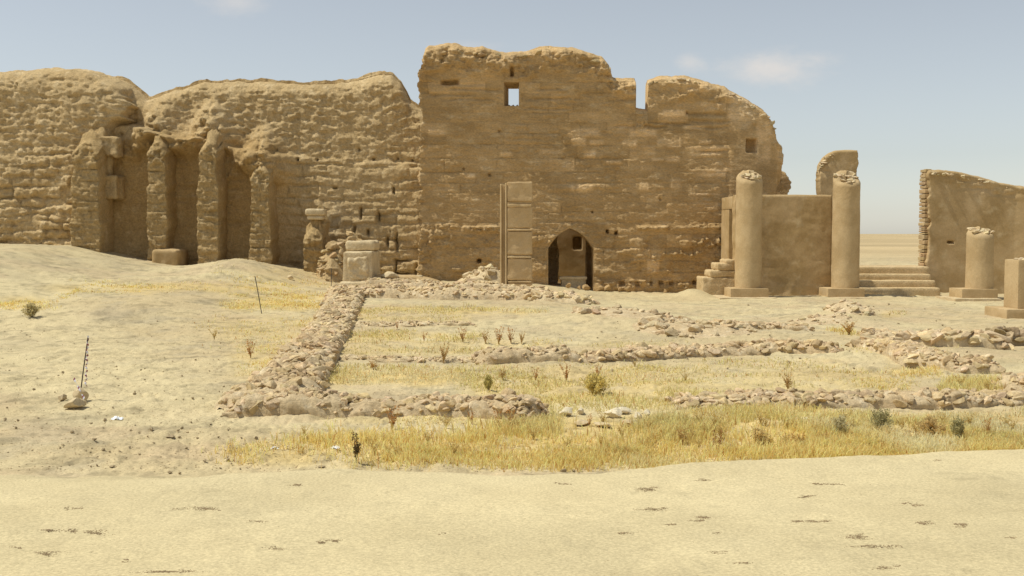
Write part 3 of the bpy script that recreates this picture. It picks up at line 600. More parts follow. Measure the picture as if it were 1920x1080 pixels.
# ================================================================= BUTTRESSED WALL (centre left)
YS = 42.3
top_s = prof([(100, 160), (180, 140), (205, 143), (226, 151), (243, 165), (258, 179), (290, 166), (330, 153), (365, 145), (400, 143), (470, 145), (520, 149), (560, 147), (620, 146), (650, 142), (690, 134), (712, 130), (728, 132), (745, 146), (756, 166), (764, 184), (778, 196), (796, 205), (840, 206)], YS)
sx0 = xat(120, YS)
but = [(300, 252, 330), (394, 250, 0), (492, 298, 0)]
def disp_s(s, z, x):
    X_ = s+sx0; px, py = 960+F*X_/YS, 438-(z-CAMZ)*F/YS
    front = x > -500; py = np.where(front, py, 100.0)
    wob = 10*fbm(s*.8, z*.8, seed=80)
    ledge = np.interp(px, [120, 250, 330, 420, 520, 600, 660, 790], [235, 235, 262, 270, 290, 296, 302, 306])+wob
    below = sst(-4, 5, py-ledge)
    lum = .20*billow(s*.75, z*.85, seed=81, oct=4)+.10*billow(s*2.4, z*2.9, seed=82, oct=4)-.05*sst(.2, .45, fbm(s*1.2, z*6, seed=78, oct=4))+.10+.07*fbm(s*6, z*6, seed=83, oct=3)
    lum = lum+.10*fbm(s*.35, z*.3, seed=79)
    flut = -.12*sst(.2, .6, fbm(s*1.1, z*.14, seed=84))*(1-below)
    j, b = courses(s, z, .40, .95, 8, .24, .08)
    bz = sst(500, 560, px)                                   # the blocky part to the right
    rub = .10*billow(s*1.6, z*1.9, seed=85, oct=4)+.07*b*sst(-.3, .2, fbm(s*.9, z*.9, seed=91))-.13*j*(.4+.6*sst(-.2, .2, fbm(s*.7, z*.7, seed=86)))+.04*fbm(s*5, z*5, seed=87)
    rub = rub*(.75+.5*sst(0, .4, fbm(s*.6, z*.6, seed=93)))
    flat = .04*fbm(s*1.2, z*3.5, seed=88, oct=5)-.03*sst(.1, .5, fbm(s*1, z*7, seed=89, oct=3))
    lum = lum*.8+.035*blocky(s, z, .40, .13, 301)+.022*blocky(s, z, .18, .08, 302); rub = rub*.85+.03*blocky(s, z, .34, .13, 303); flat = flat+.02*blocky(s, z, .4, .14, 304)+.05*sst(.1, .5, fbm(s*.8, z*.8, seed=305))*blocky(s, z, .45, .13, 306)
    lum = lum+.05*crumble(s, z, 171)+.032*crumble(s, z, 181, 6.5)-.07*sst(.35, .6, fbm(s*2.2, z*2.2, seed=182, oct=3)); rub = rub+.03*crumble(s, z, 172)+.025*crumble(s, z, 183, 6.5); flat = flat+.03*crumble(s, z, 173)
    d = (1-below)*(lum*.95-.02+flut)+below*(bz*(rub+.24)+(1-bz)*(flat+.72+.25*(1-sst(0, 50, py-ledge))*billow(s*1.6, z*1.4, seed=90)))
    # bumpy shoulders running down from the crown onto each buttress
    for (bx, by, _) in but:
        bw_ = 10+.42*np.clip(py-by+70, 0, 110); d = d+(1.25*np.exp(-(np.abs(px-bx-3-3*fbm(z*2, s*0, seed=int(bx)))/bw_)**2.6)*sst(by-80, by-5, py)*(1-sst(by+5, by+60, py+40*fbm(s*1.3, z*.9, seed=94, oct=4))))*(.62+.7*billow(s*2.4, z*2.4, seed=95, oct=4))
    sh = [(699, 299), (745, 297), (772, 300), (594, 299), (522, 283), (672, 280), (236, 254), (285, 252)]
    for (hx, hy) in sh: d = d-.3*np.where(front, np.exp(-((px-hx)/2.0)**2-((py-hy)/2.2)**2), 0)
    gap = [(676, 400, 2.2, 12), (710, 406, 2.2, 10), (664, 432, 3, 8), (690, 436, 3, 6), (628, 352, 5, 2), (738, 358, 2, 8), (745, 455, 2.5, 20), (752, 489, 16, 2), (742, 500, 2.5, 14), (757, 513, 20, 2), (728, 455, 2.5, 12), (781, 505, 2.5, 12), (560, 300, 3, 3), (505, 290, 4, 3)]
    for (hx, hy, a, c) in gap: d = d-.30*np.where(front, (1-sst(.3, 1.1, np.abs(px-hx+3*fbm(z*3, 0*z, seed=2))/a))*(1-sst(.4, 1.2, np.abs(py-hy+2*fbm(s*5, 0*z, seed=4))/c)), 0)
    return d
def tint_s(s, z, x, D):
    px, py = 960+F*(s+sx0)/YS, 438-(z-CAMZ)*F/YS
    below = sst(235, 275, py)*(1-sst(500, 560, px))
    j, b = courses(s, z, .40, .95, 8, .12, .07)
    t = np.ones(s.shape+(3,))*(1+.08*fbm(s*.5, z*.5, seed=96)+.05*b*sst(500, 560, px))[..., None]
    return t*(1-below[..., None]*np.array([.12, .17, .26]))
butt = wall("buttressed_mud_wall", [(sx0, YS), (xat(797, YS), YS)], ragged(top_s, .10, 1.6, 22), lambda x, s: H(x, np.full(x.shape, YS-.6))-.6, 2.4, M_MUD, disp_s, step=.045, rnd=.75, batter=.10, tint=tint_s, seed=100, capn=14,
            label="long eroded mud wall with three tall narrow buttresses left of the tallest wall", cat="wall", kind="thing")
def buttress(px0, px1, Yf, pyt, pyb, depth, seed, bk=.9, px0t=None, mat=M_MUD, name="buttress", parent=butt, **k):
    x0, x1 = xat(px0, Yf), xat(px1, Yf); zt = zat(pyt, Yf); zb = zat(pyb, Yf)-.5
    def dsp(s, z, x):
        j, b = courses(s, z, .42, 1.4, seed, .08, .03)
        up = sst(zt-1.3, zt-.1, z)
        return .04*blocky(s, z, .40, .15, seed+21)+.018*blocky(s, z, .18, .08, seed+22)+.025*crumble(s, z, seed+9)+.03*crumble(s*1.2, z*2.0, seed+11, 4.5)-.07*j*sst(-.2, .3, fbm(s, z*.7, seed=seed+1))+.05*fbm(s*2, z*2.2, seed=seed+2, oct=5)+.08*fbm(s*.3, z*.9, seed=seed+3)+up*(.30*billow(s*2.6, z*2.6, seed=seed+4, oct=4)-.05+.10*blocky(s, z, .2, .14, seed+24))+.03*b
    return wall(name, [(x0, Yf), (x1, Yf)], lambda x, s: zt-.30*((s/(x1-x0)-.5)*2)**2, lambda x, s: 0*s+zb, depth, mat, dsp, step=.04, rnd=.35, batter=.035, back_add=bk, rag=.05, seed=seed+6, capn=26, capamp=3.0, narrow=.20, bdisp=.3,
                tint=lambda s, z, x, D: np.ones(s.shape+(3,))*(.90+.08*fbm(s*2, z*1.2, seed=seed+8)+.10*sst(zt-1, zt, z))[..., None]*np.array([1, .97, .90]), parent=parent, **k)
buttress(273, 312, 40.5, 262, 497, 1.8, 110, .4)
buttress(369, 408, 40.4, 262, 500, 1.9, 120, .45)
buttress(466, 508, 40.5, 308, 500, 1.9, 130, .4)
mb = MB(); rblock(mb, xat(285, 40.2), xat(333, 40.2), 40.1, 41.6, .5, zat(468, 40.2), r=.12, amp=.06, seed=14, fr=2); mb.build("buttress_footing", M_PLAST, parent=butt)
# the ragged strip buttress near the left corner, with two broken ledges
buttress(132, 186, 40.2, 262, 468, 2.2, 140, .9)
mb = MB()
for (a, b, c, d, sd) in [(176, 222, 258, 293, 1), (176, 208, 290, 335, 2), (176, 219, 330, 371, 3), (176, 204, 368, 430, 4), (176, 192, 425, 475, 5)]:
    yy = 41.0+(.35 if sd % 2 == 0 else 0); rblock(mb, xat(a, yy), xat(b, yy), yy, yy+1.6, zat(d, yy)-.02, zat(c, yy)+.02, r=.07, amp=.16, fr=2.2, seed=sd, step=.045)
mb.build("broken_ledge", M_MUD, parent=butt)
# ================================================================= FAR LEFT MUD WALL
YL = 40.9
top_l = prof([(-400, 158), (-200, 138), (-60, 126), (0, 120), (50, 115), (100, 115), (140, 122), (165, 131), (185, 139), (198, 152), (208, 172), (220, 200), (260, 260)], YL)
lx0 = xat(-330, YL)
def disp_l(s, z, x):
    X_ = s+lx0; px, py = 960+F*X_/YL, 438-(z-CAMZ)*F/YL
    up = 1-sst(240, 330, py+18*fbm(s*.5, z*.5, seed=150))
    j, b = courses(s, z, .36, .9, 11, .26, .09)
    d = .22*billow(s*.7, z*.8, seed=151, oct=4)+.10*billow(s*2.3, z*2.9, seed=152, oct=4)-.05*sst(.2, .45, fbm(s*1.2, z*6, seed=148, oct=4))*(.5+.5*up)+.06*fbm(s*6, z*6, seed=153)+.15*fbm(s*.3, z*.3, seed=155)
    d = d+(1-up)*(.07*b-.13*j*(.25+.75*sst(-.25, .2, fbm(s*.8, z*.8, seed=158)))+.10*billow(s*2.6, z*3.2, seed=159, oct=4))
    return d+.10*(1-up)-1.0*sst(172, 200, px+8*fbm(s*2, z*2, seed=186))*sst(-10, 14, py-np.interp(px, [140, 200, 258], [300, 232, 190])+14*fbm(s*1.7, z*1.7, seed=187, oct=4))+.035*blocky(s, z, .40, .13, 311)+.022*blocky(s, z, .18, .08, 312)+.04*crumble(s, z, 170)+.035*crumble(s, z, 184, 6.5)-.06*up*sst(.35, .6, fbm(s*2.2, z*2.2, seed=185, oct=3))
left = wall("eroded_mud_wall", [(lx0, YL), (xat(212, YL), YL)], ragged(top_l, .07, 1.6, 33), lambda x, s: H(x, np.full(x.shape, YL-.8))-.6, 4.2, M_MUD, disp_l, step=.05, rnd=.9, batter=.14, seed=160, capn=20, rag=.3,
            tint=lambda s, z, x, D: np.ones(s.shape+(3,))*(1.03+.08*fbm(s*.5, z*.5, seed=156))[..., None],
            label="rounded weathered mud wall at the far left, without buttresses", cat="wall", kind="thing")
# ================================================================= ENCLOSURE BY THE COLUMNS
YE = 38.6
ex0, ex1 = xat(1378, YE), xat(1560, YE); ez = zat(365, YE)
def dE(sd, a=.035): return lambda s, z, x: .012*sst(0, .3, fbm(s*.8, z*.8, seed=sd+5))*blocky(s, z, .5, .2, sd+6, .2)+.05*(1-sst(.2, .8, z+.3*fbm(s*1.5, 0*z, seed=sd+8)))*(crumble(s, z, sd+7)-.3)+a*fbm(s*1.1, z*1.1, seed=sd, oct=5)+.008*fbm(s*5, z*5, seed=sd+1)
def tE(sd, a=.10):
    def f(s, z, x, D):
        t = np.ones(s.shape+(3,))*(1+1.8*a*fbm(s*.9, z*.7, seed=sd, oct=5))[..., None]
        st = sst(.05, .4, fbm(s*1.1, z*.9, seed=sd+2))
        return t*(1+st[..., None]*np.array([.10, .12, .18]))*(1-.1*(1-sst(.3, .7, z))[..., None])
    return f
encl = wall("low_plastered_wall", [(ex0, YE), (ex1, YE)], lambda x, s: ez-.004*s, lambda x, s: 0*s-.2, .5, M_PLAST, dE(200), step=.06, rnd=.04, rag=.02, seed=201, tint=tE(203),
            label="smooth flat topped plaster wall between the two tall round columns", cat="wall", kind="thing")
# side return with a slit doorway, facing left
mb = MB(); ysd0, ysd1 = YE+.51, YE+2.6; zt_ = ez-.03
sl0, sl1, slz0, slz1 = YE+.55, YE+1.15, zat(495, 39.4), zat(392, 39.4)
rblock(mb, ex0+.01, ex0+.42, ysd0-.0, sl0, -.2, slz1, r=.01, amp=.01, seed=3)
rblock(mb, ex0+.01, ex0+.42, sl1, ysd1, -.2, slz1, r=.02, amp=.015, seed=4)
rblock(mb, ex0+.01, ex0+.42, ysd0, ysd1, slz1, zt_, r=.03, amp=.012, seed=5)
rblock(mb, ex0+.01, ex0+.42, sl0, sl1, -.2, slz0, r=.02, amp=.012, seed=6)
rblock(mb, ex0+.43, ex0+.7, ysd0, ysd1, -.2, zt_-.02, r=.02, amp=.012, seed=7)
mb.build("side_return", M_PLAST, parent=encl)
# stairs rising to the right toward that side
mb = MB(); sy0, sy1 = 38.7, 40.0
stp = [(1318, 1346, 520, 548), (1332, 1360, 507, 548), (1346, 1373, 494, 550), (1362, 1380, 487, 550)]
prevx = None
for i, (a, b, t, bt) in enumerate(stp):
    rblock(mb, xat(a, sy0), xat(1381, sy0), sy0, sy1, zat(t+13, sy0) if i else -.1, zat(t, sy0), r=.06, amp=.045, fr=4, seed=20+i, step=.05)
rblock(mb, xat(1338, sy0), xat(1381, sy0), sy0+.03, sy1, -.15, zat(520, sy0), r=.03, amp=.02, fr=4, seed=30)
stairs = mb.build("small_stair", M_STEP, label="short worn stair with four steps climbing right to the low plaster wall", cat="stairs")
# ================================================================= BACK REMNANTS
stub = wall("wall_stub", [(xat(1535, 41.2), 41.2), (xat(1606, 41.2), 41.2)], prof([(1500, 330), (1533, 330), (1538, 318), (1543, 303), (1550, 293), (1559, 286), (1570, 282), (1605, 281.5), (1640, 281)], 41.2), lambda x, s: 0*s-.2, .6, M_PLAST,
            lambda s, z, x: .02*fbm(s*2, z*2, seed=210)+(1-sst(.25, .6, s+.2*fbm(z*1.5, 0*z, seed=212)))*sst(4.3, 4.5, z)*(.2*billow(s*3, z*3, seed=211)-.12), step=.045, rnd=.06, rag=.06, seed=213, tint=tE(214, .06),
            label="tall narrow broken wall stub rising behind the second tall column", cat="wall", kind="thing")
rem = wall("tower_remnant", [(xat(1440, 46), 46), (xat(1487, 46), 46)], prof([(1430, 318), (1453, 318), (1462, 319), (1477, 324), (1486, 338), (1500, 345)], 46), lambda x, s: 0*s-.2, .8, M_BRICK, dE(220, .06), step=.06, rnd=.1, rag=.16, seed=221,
            label="small dark wall remnant peeking out behind the rounded corner of the tallest wall", cat="wall", kind="thing")
# ================================================================= RIGHT WALL
YR = 40.4
def dR(s, z, x):
    T = top_r(s+rx0, s); band = np.exp(-((T-z-.35-.12*s*0)/.22)**2)*sst(.3, .8, s)*(1-sst(2.6, 3.6, s))
    return .02*fbm(s*1.2, z*1.2, seed=230, oct=5)+band*(.18*billow(s*2.5, z*4, seed=231, oct=4)-.08)-.3*(1-sst(.9, 1.1, np.abs(s-.78)/.11))*(1-sst(.9, 1.1, np.abs(z-zat(454, YR))/.045))*(x > -500)+(1-sst(.02, .25, T-z+.12*fbm(s*3, z*0, seed=233)))*.10*billow(s*3.5, z*3, seed=232)
rx0 = xat(1743, YR)
top_r = prof([(1700, 310), (1727, 315), (1745, 318), (1790, 322), (1830, 331), (1870, 341), (1920, 351), (2100, 400)], YR)
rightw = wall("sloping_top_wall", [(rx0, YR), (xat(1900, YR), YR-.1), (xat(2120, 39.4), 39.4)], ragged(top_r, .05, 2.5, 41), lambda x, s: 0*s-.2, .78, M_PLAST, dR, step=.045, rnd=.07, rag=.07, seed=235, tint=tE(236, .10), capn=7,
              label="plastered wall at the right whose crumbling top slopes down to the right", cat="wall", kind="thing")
# exposed brick end of that wall, facing left
mb = MB(); zz = -.1; i = 0
while zz < zat(322, YR):
    h_ = rng.uniform(.06, .20); rblock(mb, rx0-.12-rng.uniform(0, .035), rx0+.1, YR+.16, YR+.74, zz+.008, zz+h_-.008, r=.025, amp=.02, fr=6, seed=i, step=.07, col=nb(.08)); zz += h_; i += 1
mb.build("exposed_brick_end", M_COLUMN, parent=rightw)
# platform steps
mb = MB(); SX0, yf = xat(1598, 38.4), 38.6
zs_ = [zat(540, 38.4), zat(526, 38.9), zat(514, 39.3), zat(500, 39.75)]
rt = [1766, 1757, 1748, 1745]
for i in range(4):
    y0 = yf+.42*i; zt = zs_[i]; zb = -.15 if i == 0 else zs_[i-1]-.08
    rblock(mb, SX0, xat(rt[i], y0), y0, y0+.6+(1.0 if i == 3 else 0), zb, zt, r=.07, amp=.022, fr=2.2, seed=40+i, step=.06, topamp=.0)
mb.build("platform_steps", M_STEP, label="four broad worn steps between the second column and the sloping wall", cat="stairs")
# ================================================================= COLUMNS
def column(name_label, pxc, pxr, Yc, pyt, plinth, slab, seed, top_kind, cat="column", slant=0.0):
    xc = xat(pxc, Yc); r = pxr*Yc/F; zt = zat(pyt, Yc); px0, px1, pyA, pyB, dpt = plinth
    zp = zat(pyA, Yc-dpt/2)
    root = empty("round_column", (xc, Yc, 0), name_label, cat, "round mud plastered columns")
    nth, nz_ = 72, int((zt-zp)/.05)
    th = np.linspace(0, 2*math.pi, nth, endpoint=False); z = np.linspace(zp-.02, zt, nz_)
    TH, ZZ = np.meshgrid(th, z)
    rr = r*(1.015-.03*(ZZ-zp)/(zt-zp))*(1+.028*fbm(np.cos(TH)*1.8+seed, np.sin(TH)*1.8, ZZ*.9, seed=seed, oct=4)+.016*fbm(np.cos(TH)*7, np.sin(TH)*7, ZZ*5, seed=seed+1, oct=3))
    rr = rr-.05*sst(zt-.1, zt, ZZ)
    lip = zt-.10-.06*np.cos(TH+slant)*0
    Z2 = ZZ-(ZZ-zp)/(zt-zp)*(slant*.5*(1+np.sin(TH+math.pi))*0)
    # the top is broken so that the near side sits lower
    drop = (sst(0, 1, (-np.sin(TH)+1)/2)*top_kind+.04*fbm(np.cos(TH)*2, np.sin(TH)*2, seed=seed+2))*sst(zt-1.2, zt, ZZ)
    V = np.stack([rr*np.cos(TH), rr*np.sin(TH), ZZ-drop], -1)
    rings = [V]
    for k in (.9, .7, .45, .2, .02):
        e = V[-1].copy(); e[:, :2] *= k; e[:, 2] += (.05+.07*fbm(e[:, 0]*6+seed, e[:, 1]*6, seed=seed+4))*(1 if k < .85 else .3); rings.append(e[None])
    V = np.concatenate(rings); a, b = V.shape[:2]; id_ = np.arange(a*b).reshape(a, b)
    f = np.stack([id_[:-1], np.roll(id_[:-1], -1, 1), np.roll(id_[1:], -1, 1), id_[1:]], -1).reshape(-1, 4)
    colr = (1+.13*fbm(V[..., 0]*2, V[..., 1]*2, V[..., 2]*1.2, seed=seed+6)).reshape(-1, 1)*np.ones((1, 3))
    mesh("shaft", V.reshape(-1, 3), f, M_COLUMN, col=colr, parent=root)
    m2 = MB(); g = np.random.default_rng(seed)
    for i in range(26):
        a_ = g.uniform(0, 6.28); q = r*.80*math.sqrt(g.uniform(0, 1)); sz = g.uniform(.05, .13)
        dz = -top_kind*sst(0, 1, (-math.sin(a_)*q/r+1)/2)
        addrock(m2, q*math.cos(a_), q*math.sin(a_), zt+dz+.03, (sz*1.2, sz, sz*.6), 2, seed*50+i, nb(.1), g.uniform(-.4, .4))
    m2.build("broken_top", M_PALE, parent=root)
    m3 = MB(); xa, xb = xat(px0, Yc-dpt/2)-xc, xat(px1, Yc-dpt/2)-xc
    rblock(m3, xa, xb, -dpt/2, dpt/2, -.1, zp, r=.02, amp=.008, fr=4, seed=seed+8, step=.07)
    m3.build("plinth", M_COLUMN, parent=root)
    if slab:
        m4 = MB(); rblock(m4, xat(slab[0], Yc-1)-xc, xat(slab[1], Yc-1)-xc, -dpt/2-.35, dpt/2+.3, -.12, slab[2], r=.02, amp=.015, fr=3, seed=seed+9, step=.08)
        m4.build("footing_slab", M_PALE, parent=root)
    return root
column("tall round column standing left of the smooth low plaster wall", 1404, 24.5, 37.7, 322, (1371, 1443, 541, 560, 1.15), (1352, 1461, .05), 300, .30)
column("tall round column with stony broken top beside the broad steps", 1586, 25.0, 37.95, 322, (1554, 1623, 541, 559, 1.15), (1540, 1640, .04), 320, .42)
column("short round column stump in front of the sloping right wall", 1838, 24.5, 37.2, 430, (1806, 1874, 542, 563, 1.1), (1796, 1884, .05), 340, .17)
# square pier at the right edge
xp0 = xat(1911, 28.5)
pr = empty("square_pier", (xp0, 28.5, 0), "square plastered pier cut by the right edge of the view", "pier")
m1 = MB(); rblock(m1, 0, .82, 0, .82, .2, zat(487, 28.5), r=.025, amp=.01, fr=3, seed=50, step=.05); m1.build("shaft", M_COLUMN, parent=pr)
m1 = MB(); rblock(m1, -.42+.05, 1.2, -.2, 1.15, -.15, zat(579, 28.5), r=.03, amp=.015, fr=3, seed=51, step=.06); m1.build("plinth", M_COLUMN, parent=pr)
m1 = MB()
for i in range(14): addrock(m1, rng.uniform(.08, .74), rng.uniform(.08, .74), zat(487, 28.5), (rng.uniform(.08, .16), rng.uniform(.08, .14), .045), 2, 900+i, nb())
m1.build("broken_top", M_PALE, parent=pr)
# ================================================================= PANELLED PILLAR
YP = 36.6
pil = empty("panelled_pillar", (xat(974, YP), YP, .35), "tall rectangular pillar of four stacked plastered blocks in front of the tallest wall", "pillar")
org = np.array(pil.location)
zz_ = [(341, 377.5), (388, 427.5), (434, 477.5), (485, 525), (531, 548)]
m1 = MB()
for i, (a, b) in enumerate(zz_):
    m1 = MB(); rblock(m1, xat(951, YP), xat(998, YP), YP, YP+.6, zat(b, YP), zat(a, YP), r=.03, amp=.03, fr=4, seed=60+i, step=.03, col=(1.12, 1.1, 1.08)); m1.build("block", M_COLUMN, origin=org, parent=None).parent = pil
m1 = MB(); rblock(m1, xat(955, YP), xat(994, YP), YP+.07, YP+.56, .2, zat(345, YP), r=.01, amp=.01, seed=70, step=.05)
for (a, b) in [(380, 387.6), (429.4, 432.3), (479.5, 483.7), (527, 529.6)]:
    rblock(m1, xat(951.5, YP), xat(996.5, YP), YP-.035, YP+.59, zat(b+.6, YP), zat((a+b)/2-1.2, YP), r=.02, amp=.02, fr=5, seed=int(a), step=.03, col=(1.2, 1.2, 1.2))  # sun on the joint ledges is put into their lighter colour
m1.build("joint_core", M_COLUMN, origin=org).parent = pil
m1 = MB()
rblock(m1, xat(938.5, YP), xat(950.8, YP), YP+.12, YP+.62, .2, zat(345.5, YP), r=.02, amp=.006, fr=3, seed=75, step=.04)
rblock(m1, xat(947.2, YP), xat(950.4, YP), YP-.01, YP+.118, .2, zat(343, YP), r=.03, amp=.004, fr=3, seed=76, step=.02, col=(1.15, 1.15, 1.15))  # this fin and the next carry sunlit corner edges in paler colour
rblock(m1, xat(937.6, YP), xat(941, YP), YP+.03, YP+.118, .2, zat(345, YP), r=.03, amp=.004, fr=3, seed=77, step=.02, col=(1.15, 1.15, 1.15))
m1.build("side_pilaster", M_COLUMN, origin=org).parent = pil
for o in list(pil.children): o.location = (0, 0, 0)
m1 = MB(); rblock(m1, xat(944, 36), xat(1022, 36), 35.5, 37.6, .1, zat(543, 36), r=.12, amp=.05, fr=2, seed=78, taper=.25); m1.build("pillar_footing", M_PALE, parent=None, label="rough pale footing slab under the panelled pillar", cat="stone slab")
# ================================================================= RUINED PIER, LEDGE, CAPPED STUB
m1 = MB()
root = empty("ruined_block_pier", (-4.95, 35.2, .5), "squat broken masonry pier with a loose slab on top, right of the buttresses", "pier")
o3 = np.array(root.location)
rblock(m1, xat(643, 35.0), xat(697, 35.0), 35.0, 37.2, .3, zat(472, 35.0), r=.05, amp=.035, fr=2.5, seed=80, step=.05, topamp=.03, taper=-.0)
g = np.random.default_rng(5)
rblock(m1, xat(650, 34.97), xat(690, 34.97), 34.96, 35.2, zat(524, 35), zat(482, 35), r=.08, amp=.11, fr=6, seed=88, step=.035)
m1.build("masonry", M_PALE, origin=o3).parent = root
m1 = MB(); rblock(m1, xat(651, 36.2), xat(706, 36.2), 35.7, 37.1, zat(470, 36.2), zat(451, 36.2), r=.11, amp=.05, fr=2.5, seed=83, step=.05); m1.build("top_slab", M_PALE, origin=o3).parent = root
m1 = MB(); rblock(m1, xat(636, 34.6), xat(697, 34.6), 34.4, 35.1, .2, zat(528, 34.6), r=.08, amp=.04, fr=3, seed=84, step=.05)
rblock(m1, xat(629, 34.0), xat(694, 34.0), 33.7, 34.5, .15, zat(537, 34.0), r=.05, amp=.03, fr=3, seed=85, step=.05); m1.build("base_step", M_PALE, origin=o3).parent = root
for o in root.children: o.location = (0, 0, 0)
wall("low_ledge", [(xat(697, 35.4), 35.4), (xat(790, 35.3), 35.3), (xat(885, 34.9), 34.9)], lambda x, s: .82-.5*sst(1.2, 3.2, s)+.02*fbm(s*3, 0*s, seed=4), lambda x, s: 0*s-.1, .9, M_PLAST, dE(94, .03), step=.05, rnd=.06, rag=.04, seed=95,
     label="low rounded ledge wall tapering away right of the squat pier", cat="wall", kind="thing")
def lone(name, x, y, z, size, seed, label, cat="stone", mat=None, group=None, sub=3, sink=.25, parts=None):
    p, f = rock(size, sub, seed); p[:, 2] += size[2]*(1-sink)
    m_ = MB(); m_.add(p, f3=f); o = m_.build(name, mat or M_STONE, label=label, cat=cat, group=group); o.location = (x, y, z); return o
lone("boulder", xat(726, 35.2), 35.25, zat(524, 35.2)-.05, (.31, .25, .20), 7, "round pale boulder resting on the ledge beside the squat pier", "boulder", M_PALE)
m1 = MB()
for (a, b) in [(744, 766), (768, 791)]:
    m1 = MB(); rblock(m1, xat(a, 35.6), xat(b, 35.6), 35.6, 35.95, zat(524, 35.6), zat(517, 35.6), r=.03, amp=.015, fr=5, seed=a, step=.03)
    m1.build("flat_slab", M_PALE, label="flat brick sized slab on the ledge, %s the pale boulder" % ("next to" if a == 744 else "second from"), cat="stone slab")
# capped stub
st = empty("capped_stub", (xat(590, 40.2), 40.2, .8), "small leaning mud stub with flat cap stone, between last buttress and squat pier", "stub")
b4 = buttress(566, 606, 40.3, 424, 512, 1.0, 240, .3, name="shaft", parent=None); b4.parent = st; b4.matrix_parent_inverse.identity(); b4.location = tuple(-np.array(st.location))
b5 = buttress(584, 612, 40.9, 402, 500, .9, 250, .1, name="neck", parent=None); b5.parent = st; b5.location = tuple(-np.array(st.location))
m1 = MB(); rblock(m1, xat(573, 40.6), xat(609, 40.6), 40.5, 41.2, zat(404, 40.6), zat(392, 40.6), r=.07, amp=.03, fr=3, seed=99, step=.04); rblock(m1, xat(576, 40.6), xat(606, 40.6), 40.55, 41.2, zat(412, 40.6), zat(404.5, 40.6), r=.06, amp=.03, fr=3, seed=98, step=.04)
c_ = m1.build("cap_stone", M_PALE); c_.parent = st; c_.location = tuple(-np.array(st.location))
# rubble slope behind the pier
def heap(name, cx, cy, rx, ry, h, n, seed, label, mat=M_FOUND, smin=.06, smax=.22, shape=2.0, cat="rubble heap", zofs=0, zb=None, skew=0):
    g = np.random.default_rng(seed); m_ = MB(); N = 60
    u = np.linspace(-1.25, 1.25, N); A, B = np.meshgrid(u, u); rr = np.sqrt(A*A+B*B)
    hh = lambda a, b, x, y: h*np.clip(1-(a*a+b*b), 0, 1)**(shape*.5)*(1+skew*a)+(billow(x*2.2, y*2.2, seed=seed)-.25)*h*.35*np.clip(1.2-(a*a+b*b), 0, 1)
    Xh, Yh = cx+A*rx, cy+B*ry; Zh = (H(Xh, Yh) if zb is None else zb)+hh(A, B, Xh, Yh)-.05*sst(.9, 1.2, rr)-.12*sst(1.05, 1.25, rr)+zofs
    id_ = np.arange(N*N).reshape(N, N); m_.add(np.stack([Xh, Yh, Zh], -1).reshape(-1, 3), f4=np.stack([id_[:-1, :-1], id_[:-1, 1:], id_[1:, 1:], id_[1:, :-1]], -1).reshape(-1, 4))
    for i in range(n):
        a_ = g.uniform(0, 6.28); q = math.sqrt(g.uniform(0, 1))*.98; a, b = q*math.cos(a_), q*math.sin(a_); x, y = cx+a*rx, cy+b*ry
        sz = smin*(smax/smin)**(g.uniform(0, 1)**1.8); z = float((H(x, y) if zb is None else zb)+hh(a, b, x, y))+zofs
        addrock(m_, x, y, z+sz*.1, (sz*g.uniform(.8, 1.4), sz*g.uniform(.7, 1.1), sz*g.uniform(.4, .8)), 1, seed*100+i, nb(.15), g.uniform(-.5, .5))
    return m_.build(name, mat, label=label, cat=cat)
heap("rubble_heap", xat(628, 39), 39.3, .75, 1.6, 1.35, 120, 401, "rubble heap banked between the capped stub and the squat pier", M_MUD, .07, .25, zb=.45)
heap("rubble_heap", xat(648, 39), 40.8, .9, 1.2, 1.6, 90, 402, "higher rubble slope leaning on the buttressed wall behind the squat pier", M_MUD, .07, .25, zb=.45)
heap("rubble_heap", xat(912, 39), 39.0, 1.0, 1.1, .62, 90, 403, "rubble heap with one big tilted stone left of the panelled pillar", M_PALE, .06, .3)
lone("boulder", xat(899, 38), 38.0, .42, (.34, .22, .14), 17, "dark hollow sided boulder low in the rubble left of the panelled pillar", "boulder", M_STONE)
for i, (px, py, w) in enumerate([(1066, 541, .16), (1086, 537, .12), (1122, 536, .24), (1140, 540, .20), (1163, 542, .14), (1180, 543, .2), (1100, 543, .2), (1248, 541, .13)]):
    x, Y, z = [float(v) for v in G(px, 549)]; Y = 41.0; x = xat(px, Y)
    lone("base_stone", x, Y, float(H(x, Y)), (w, w*.7, w*.8), 30+i, "worn stone lying at the foot of the tallest wall near its doorway", "stone", M_BRICK, "stones at the foot of the tallest wall", sub=2)
# crumbled stones along wall crowns
def crown(parent, pts, n, Y, depth, smin, smax, seed, mat, dy=0, dz=.0, name="crumbled_crown"):
    g = np.random.default_rng(seed); a = np.array(pts, float); m_ = MB()
    for i in range(n):
        u = g.uniform(a[0, 0], a[-1, 0]); py = np.interp(u, a[:, 0], a[:, 1]); yy = Y+dy+g.uniform(0, depth)
        x, z = [float(v) for v in W(u, py, Y)]; sz = smin*(smax/smin)**(g.uniform()**1.6)
        addrock(m_, x, yy, z+dz-sz*.25-g.uniform(0, .12), (sz*g.uniform(.9, 1.6), sz*g.uniform(.7, 1.1), sz*g.uniform(.4, .75)), 1, seed*77+i, nb(.12), g.uniform(-.4, .4))
    return m_.build(name, mat, parent=parent)
crown(main, [(1270, 145), (1330, 158), (1362, 169), (1400, 190), (1440, 215), (1455, 238)], 170, YM, .5, .04, .15, 501, M_PALE, dy=-.02)
crown(main, [(800, 97), (850, 88), (905, 93), (985, 101), (1020, 92), (1075, 93), (1105, 101), (1130, 112), (1143, 128)], 230, YM, .7, .05, .20, 502, M_MUD, dy=-.08, dz=-.06)
